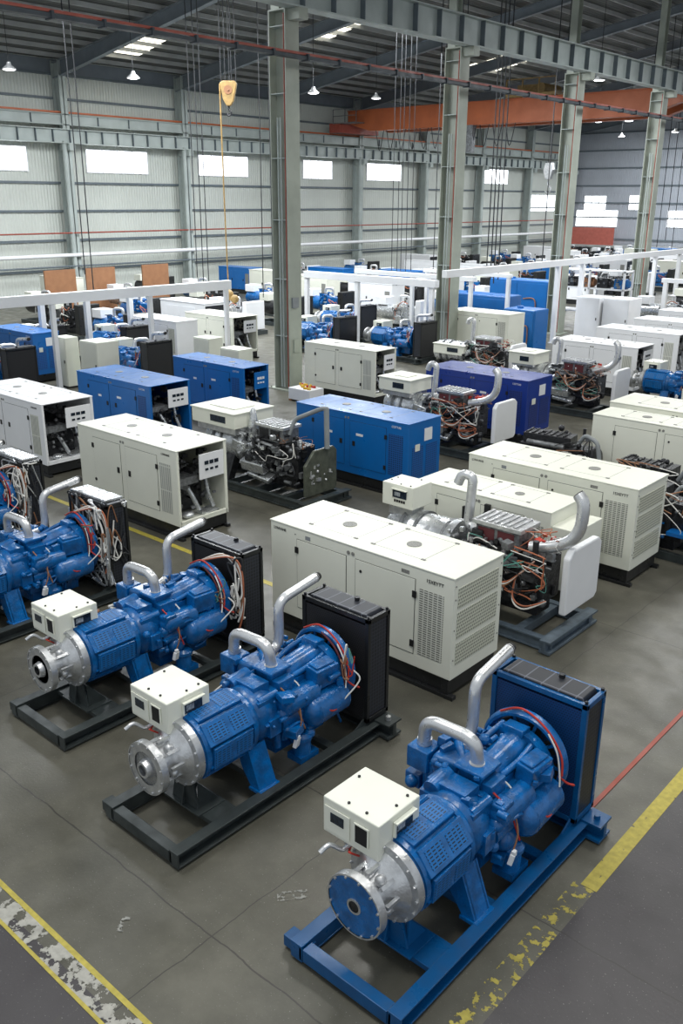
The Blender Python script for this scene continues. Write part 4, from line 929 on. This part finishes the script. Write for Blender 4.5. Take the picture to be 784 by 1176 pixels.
bare_engine((-7.75, 17.65, 0), 0, 'black bare engine before the cream canopies at the right edge', 52)
bare_engine((-7.35, 16.33, 0), 0, 'dark engine with blue details at the right edge behind the grille canopy', 53)
canopy('canopy_generator', (-9.05, 19.05, 0), 3.45, .95, 1.5, 'cream', 'narrow cream canopy behind the black engines at the right edge', 'plain', lettering=False)
canopy('canopy_generator', (-9.36, 20.56, 0), 3.45, 1.40, 1.5, 'cream', 'wide cream canopy at right edge, behind the narrow cream one', 'plain', lettering=False)
canopy('canopy_generator', (-22.75, 32.7, 0), 3.05, 1.3, 1.5, 'cream', 'cream closed canopy right of the second tall column, raised on a dark frame', 'plain', skid_h=.45, lettering=False)
canopy('canopy_generator', (-15.75, 29.3, 0), 3.2, 1.35, 1.45, 'white', 'white canopy with open end and white end panel behind the wired silver engine', 'open', style='slat', lettering=False)
canopy('canopy_generator', (-15.9, 33.0, 0), 3.3, 1.4, 1.5, 'white', 'white open-ended canopy in the second row at the right edge', 'open', style='slat', lettering=False)
canopy('canopy_generator', (-16.0, 36.6, 0), 3.3, 1.4, 1.5, 'white', 'white open-ended canopy in the third row at the right edge', 'open', style='slat', lettering=False)
canopy('canopy_generator', (-16.5, 40.3, 0), 3.3, 1.4, 1.5, 'white', 'white open-ended canopy in the fourth row at the right edge', 'open', style='slat', lettering=False)
canopy('canopy_generator', (-33.0, 16.9, 0), 3.0, 1.1, 1.5, 'blue_canopy', 'blue canopy generator behind the left white one, beside the white gantry post', 'slots', style='blue', lettering='white')
canopy('canopy_generator', (-32.0, 22.6, 0), 3.1, 1.1, 1.5, 'white', 'white canopy between the second gantry post and the cream cabinets', 'plain', lettering=False)
canopy('canopy_generator', (-31.3, 25.0, 0), 3.1, 1.4, 1.5, 'cream', 'cream open-ended canopy left of the hanging dark red cables', 'open', style='slat', lettering=False)
silver_set((-20.3, 28.5, 0), 'silver generator with low white box behind the navy canopy', 'white', 61, (.2, 1.6, -.5, .5, .95, 1.3), True, 'steel', 'none', 3.4)

def cabinet(loc, w, d, h, mat, label, group=None, tilt=0):
    r = root('metal_cabinet', loc, tilt, label, 'cabinet', group)
    MB().b2(0, w, 0, d, .06, h).build('cabinet_body', mat, r, .015)
    MB().b2(.03, w - .03, -.012, -.001, .12, h - .05).build('door', mat, r, .004)
    MB().b2(w - .12, w - .08, -.03, -.012, h * .5, h * .56).build('handle', 'rubber', r)
    MB().b2(.04, w - .04, .04, d - .04, 0, .06).build('plinth', 'black', r)
    return r
cabinet((-29.1, 17.2, 0), .75, .55, 1.8, 'cream', 'cream metal cabinet, left one of the pair behind the blue open-ended canopy')
cabinet((-27.9, 17.5, 0), 1.05, .9, 1.75, 'cream', 'cream metal cabinet, right one of the pair behind the blue open-ended canopy')
cabinet((-20.7, 40.5, 0), 1.2, 1.4, 2.1, 'white', 'tall white cabinet right of the third tall column, left one of two')
cabinet((-19.4, 40.7, 0), 1.3, 1.4, 2.1, 'white', 'tall white cabinet right of the third tall column, right one of two')
cabinet((-27.0, 21.9, 0), .9, .7, 1.5, 'cream', 'small cream cabinet behind the blue canopy near the first tall column')
cabinet((-25.0, 21.5, 0), 1.0, .7, 1.35, 'cream', 'cream cabinet close left of the hanging dark red cables')

# blue tanks behind the cream canopy
def tank_cab(loc, w, d, h, label):
    r = root('storage_tank', loc, 0, label, 'tank')
    MB().b2(0, w, 0, d, .05, h).build('tank_body', 'blue_canopy', r, .05)
    for k in range(2): MB().b2(.1 + k * w / 2, w / 2 - .08 + k * w / 2, -.02, -.001, .2, h - .15).build('door', 'blue_canopy', r, .01)
    MB().cyl((w * .3, d * .5, h), (w * .3, d * .5, h + .08), .15).build('hatch_lid', 'blue_canopy', r)
    MB().tube([(w * .8, -.05, .2), (w * .8, -.08, h * .6), (w * .6, -.05, h * .62)], .03, 8).build('drain_pipe', 'brown_wire', r)
    return r
tank_cab((-25.8, 36.6, 0), 3.6, 1.3, 2.25, 'long blue steel tank behind the raised cream canopy')
tank_cab((-21.6, 35.4, 0), 1.6, 1.2, 1.9, 'blue steel tank right of the raised cream canopy')
tank_cab((-27.0, 42.6, 0), 3.6, 1.2, 2.5, 'farther long blue tank seen under the white gantry')

# medium-distance blue engines (same make as the front row, turned with the canopies)
for loc, rz, t in (((-31.4, 15.35, 0), 0, 'blue engine generator with grey radiator at the left edge behind the white canopy'),
                   ((-33.0, 21.3, 0), 0, 'blue engine generator with black radiator standing between the two gantry posts'),
                   ((-29.2, 19.45, 0), 0, 'blue engine generator behind the blue canopy left of the first tall column'),
                   ((-28.9, 29.3, 0), 0, 'blue engine generator behind the cream canopy right of the first tall column'),
                   ((-25.4, 30.4, 0), 0, 'blue engine generator close left of the second tall column'),
                   ((-35.3, 19.0, 0), 0, 'blue engine generator behind the blue canopy beside the gantry post'),
                   ((-31.0, 33.2, 0), 0, 'blue engine generator under the middle white gantry'),
                   ((-8.6, 24.6, 0), R(90), 'dark blue engine generator at the right edge behind the cream canopies'),
                   ((-12.3, 28.6, 0), 0, 'blue engine generator at right edge beside the white open canopies')):
    dup(g2, loc, rz, t)

# ------------------------------------------------------------------ white gantries
def gantry(x0, y0, x1, y1, z, h, wdt, posts, label, braces=True, post_w=.16, mat='white'):
    r = root('light_gantry', (x0, y0, 0), math.atan2(y1 - y0, x1 - x0), label, 'gantry')
    L = math.hypot(x1 - x0, y1 - y0)
    MB().b2(0, L, -wdt / 2, wdt / 2, z - h, z).build('cross_beam', mat, r, .01)
    for p in posts: MB().b2(p - post_w / 2, p + post_w / 2, -post_w / 2, post_w / 2, 0, z - h).b2(p - .16, p + .16, -.16, .16, 0, .03).build('post', mat, r)
    return r
gantry(-28.75, 11.5, -28.2, 24.9, 3.35, .36, .25, [5.45, 9.5, 13.2], 'long white overhead beam on square posts crossing the left of the hall')
gantry(-31.5, 18.15, -31.5, 22.4, 2.95, .16, .16, [.1, 2.1, 4.15], 'white tubular portal frame behind the left gantry', post_w=.2)
gantry(-29.95, 31.2, -22.4, 31.3, 3.3, .3, .3, [.1, 3.2, 7.3], 'bright white overhead beam between the first and second tall columns', post_w=.18)
gantry(-29.9, 34.8, -22.9, 34.9, 3.2, .2, .3, [.1, 3.5, 6.8], 'second white overhead frame behind the bright middle beam')
gantry(-21.0, 29.8, -21.0, 56.5, 3.85, .28, .25, [9.2, 11.6, 20.2, 23.6], 'long pale overhead beam running right from the second tall column', post_w=.2)
gantry(-26.8, 36.3, -21.85, 36.3, 3.3, .16, .2, [.2, 1.9, 4.8], 'white frame over the blue tanks right of the second tall column')
gantry(-17.6, 43.0, -12.0, 43.2, 3.0, .2, .2, [.2, 2.6, 5.4], 'white frame near the right edge beyond the white cabinets', post_w=.2)

# rack carrying engines beyond the cabinets
r = root('storage_rack', (-24.0, 44.5, 0), 0, 'pale steel rack holding dark engines beyond the white cabinets', 'rack')
for x in (0, 1.9, 3.8):
    for y in (0, 1.0): MB().b2(x - .05, x + .05, y - .05, y + .05, 0, 3.1).build('post', 'white', r)
for z in (.9, 2.1, 3.0): MB().b2(-.05, 3.85, -.05, 1.05, z, z + .06).build('shelf', 'white', r)
for k in range(4):
    r = root('bare_engine', (-23.7 + k * .95, 45.0, 2.16), 0, '%s small dark engine on the middle rack shelf' % ['first', 'second', 'third', 'fourth'][k], 'engine', 'engines on the rack')
    MB().b2(0, .6, -.25, .25, 0, .5).cyl((.6, 0, .25), (.75, 0, .25), .2).build('engine_block', ['engine_dark', 'brown', 'engine_dark', 'blue'][k], r, .03)
    clutter(r, 'engine_fitting', 'engine_grey', (.05, -.3, .1), (.55, -.2, .65), 8, 70 + k, (.08, .16))
# yellow tugger at the right edge
r = root('floor_truck', (-16.2, 44.6, 0), 0, 'yellow industrial truck parked at the far right edge', 'truck')
MB().prism([(0, .3), (2.4, .3), (2.4, .9), (1.7, 1.1), (1.5, 1.5), (.2, 1.5), (0, 1.2)], 'y', 0, 1.2).build('truck_body', 'bright_yellow', r, .05)
for x in (.45, 1.95):
    for y in (-.02, 1.22): MB().cyl((x, y - .1, .3), (x, y + .1, .3), .3).build('wheel', 'rubber', r)
MB().b2(.2, .3, .1, .2, 1.5, 2.2).b2(.2, 1.4, .1, 1.1, 2.2, 2.26).b2(1.3, 1.4, .1, .2, 1.5, 2.2).b2(.2, .3, 1.0, 1.1, 1.5, 2.2).b2(1.3, 1.4, 1.0, 1.1, 1.5, 2.2).build('overhead_guard', 'black', r)

# brown boards and panels near the wall
for k, (x, y, t) in enumerate(((-46.8, 27.5, 'brown board standing far left under the white portal frame'), (-46.8, 30.2, 'second brown board far left, right of the first'), (-46.8, 34.2, 'brown board seen left of the second gantry post'))):
    o = MB().b2(-.05, .05, 0, 2.0, 0, 2.6).build('partition_board', 'brown'); o.location = (x, y, 0); tag(o, t, 'board')
o = MB().b2(0, 6, -.05, .05, 0, 1.9).build('barrier_panel', 'greyred'); o.location = (-53.5, 100.6, 1.6); tag(o, 'dull red mesh fence panel below the end wall windows', 'fence')
o2 = MB().b2(-53.4, -40, 100.2, 102.7, 1.35, 1.6).build('mezzanine_deck', 'purlin'); tag(o2, 'low grey platform along the end wall', 'platform')
for k in range(5):
    o = MB().b2(-.1, .1, -.1, .1, 0, 1.35).build('platform_post', 'purlin', o2); o.location = (-53.2 + 3.2 * k, 100.4, 0)

# ------------------------------------------------------------------ distant machines, one by one
def far_canopy(mat, L, W, H, opened):
    r = root('canopy_generator', (0, 0, 0), 0, 'x', 'generator')
    MB().b2(0, L, 0, W, .3, .3 + H).build('canopy_body', mat, r, .02)
    MB().b2(-.02, L + .02, -.02, W + .02, .3 + H, .33 + H).build('roof_panel', mat, r)
    for a, b in ((.16, .45), (.5, .8)): MB().b2(a * L, b * L, -.015, -.001, .45, H + .1).build('door', mat, r, .004); MB().b2(b * L - .1, b * L - .02, -.03, -.015, H * .6, H * .7).build('door_latch', 'rubber', r)
    MB().b2(.84 * L, .95 * L, -.01, -.001, .5, H * .95).build('side_grille', 'vent_grey', r)
    if opened:
        MB().b2(L + .001, L + .02, .08, W - .08, .42, .3 + H - .1).build('open_end', 'engine_dark', r); MB().b2(L + .02, L + .04, .5 * W, .9 * W, .9, 1.4).build('instrument_panel', 'white', r)
        MB().pipe([(L + .05, .3 * W, 1.2), (L + .08, .4 * W, .8), (L + .05, .5 * W, .5)], .05).build('hose', 'foil', r)
    MB().b2(.05, L - .05, .05, W - .05, 0, .3).build('base_frame', 'black', r)
    return r
def far_engine(mat, box, rad, seed):
    r = root('generator_set', (0, 0, 0), 0, 'x', 'generator')
    MB().b2(0, 3.4, -.6, -.5, 0, .2).b2(0, 3.4, .5, .6, 0, .2).b2(0, .15, -.5, .5, 0, .2).b2(3.2, 3.4, -.7, .7, 0, .2).build('skid', 'steel', r)
    MB().lathe([(.1, .3), (.2, .38), (1.3, .4), (1.4, .44)], (0, 0, .9), (1, 0, 0), 20).build('alternator', mat, r)
    m = MB().b2(1.4, 2.7, -.35, .35, .35, 1.3); clutter(r, '', mat, (1.4, -.5, .4), (2.7, .3, 1.5), 40, seed, (.08, .22), m); m.build('engine_block', mat, r, .01)
    clutter(r, 'engine_fitting', 'foil', (1.4, -.52, .5), (2.7, .1, 1.5), 8, seed + 1, (.06, .16)); clutter(r, 'engine_fitting', 'engine_dark', (1.4, -.52, .5), (2.7, .1, 1.5), 8, seed + 2, (.06, .18))
    MB().b2(2.95, 3.3, -.6, .6, .25, 1.65).build('radiator', rad, r, .03)
    MB().b2(.1, .8, -.3, .4, 1.25, 1.65).build('control_box', box, r, .02)
    MB().pipe([(1.6, -.1, 1.3), (1.6, -.1, 1.75), (2.0, .1, 1.75), (2.0, .1, 1.3)], .07, 10).build('crossover_pipe', 'pipe', r)
    tangle(r, (1.5, -.6, .6), (2.8, -.4, 1.5), 6, ['white_wire', 'cable', 'orange_wire'], .015, seed + 3)
    return r
PROTO = {'white canopy': far_canopy('white', 3.4, 1.2, 1.5, False), 'white open-ended canopy': far_canopy('white', 3.3, 1.3, 1.5, True), 'cream canopy': far_canopy('cream', 3.0, 1.2, 1.6, False),
         'blue canopy': far_canopy('blue_canopy', 3.4, 1.2, 1.5, False), 'blue engine set': far_engine('blue', 'white', 'black', 81), 'silver engine set': far_engine('foil', 'white', 'white', 84), 'black engine set': far_engine('engine_dark', 'cream', 'black', 87)}
used = set()
seq = ['blue engine set', 'white open-ended canopy', 'silver engine set', 'black engine set', 'blue engine set', 'white canopy', 'black engine set', 'silver engine set', 'blue engine set', 'cream canopy', 'black engine set', 'blue canopy', 'silver engine set']
ordn = ['first', 'second', 'third', 'fourth', 'fifth', 'sixth', 'seventh', 'eighth', 'ninth', 'tenth', 'eleventh', 'twelfth']
rowsd = [(-36.5, 24, 100, 3.5, 'far row just behind the gantries'), (-41.0, 24.5, 100, 4.3, 'far middle row before the window wall'), (-46.2, 26, 100, 5.6, 'farther row near the window wall'), (-51.5, 30, 100, 7.2, 'last row under the window wall'),
         (-30.5, 37.5, 98, 4.4, 'row left of the tall columns'), (-20.6, 47.5, 100, 5.5, 'row right of the tall columns')]
q = random.Random(77)
for ri, (x, ya, yb, st, rn) in enumerate(rowsd):
    cnt = {}; y = ya; k = ri * 3
    while y < yb:
        kind = seq[k % len(seq)]; k += 1 if q.random() < .8 else 2
        cnt[kind] = cnt.get(kind, 0) + 1
        if cnt[kind] <= 12:
            loc = (x + q.uniform(-.3, .3), y, 0); lab = '%s, %s from the left in the %s' % (kind, ordn[cnt[kind] - 1], rn); grp = 'distant generators in the ' + rn
            if kind not in used:
                used.add(kind); o = PROTO[kind]; o.location = loc; o['label'] = lab; o['group'] = grp
            else: dup(PROTO[kind], loc, 0, lab, None, grp)
        y += st

# crate with small parts at the foot of the first tall column
r = root('parts_crate', (-21.2, 21.2, 0), 0, 'low pale crate of red and yellow parts at the foot of the first tall column', 'crate')
MB().b2(0, 1.0, 0, .7, .05, .45).build('crate_body', 'white', r, .02)
MB().b2(0, .12, 0, .7, 0, .05).b2(.88, 1.0, 0, .7, 0, .05).build('runner', 'brown', r)
clutter(r, 'loose_part', 'bright_yellow', (.1, .1, .46), (.9, .6, .5), 8, 5, (.06, .14)); clutter(r, 'loose_part', 'red', (.1, .1, .46), (.9, .6, .52), 6, 6, (.05, .12))
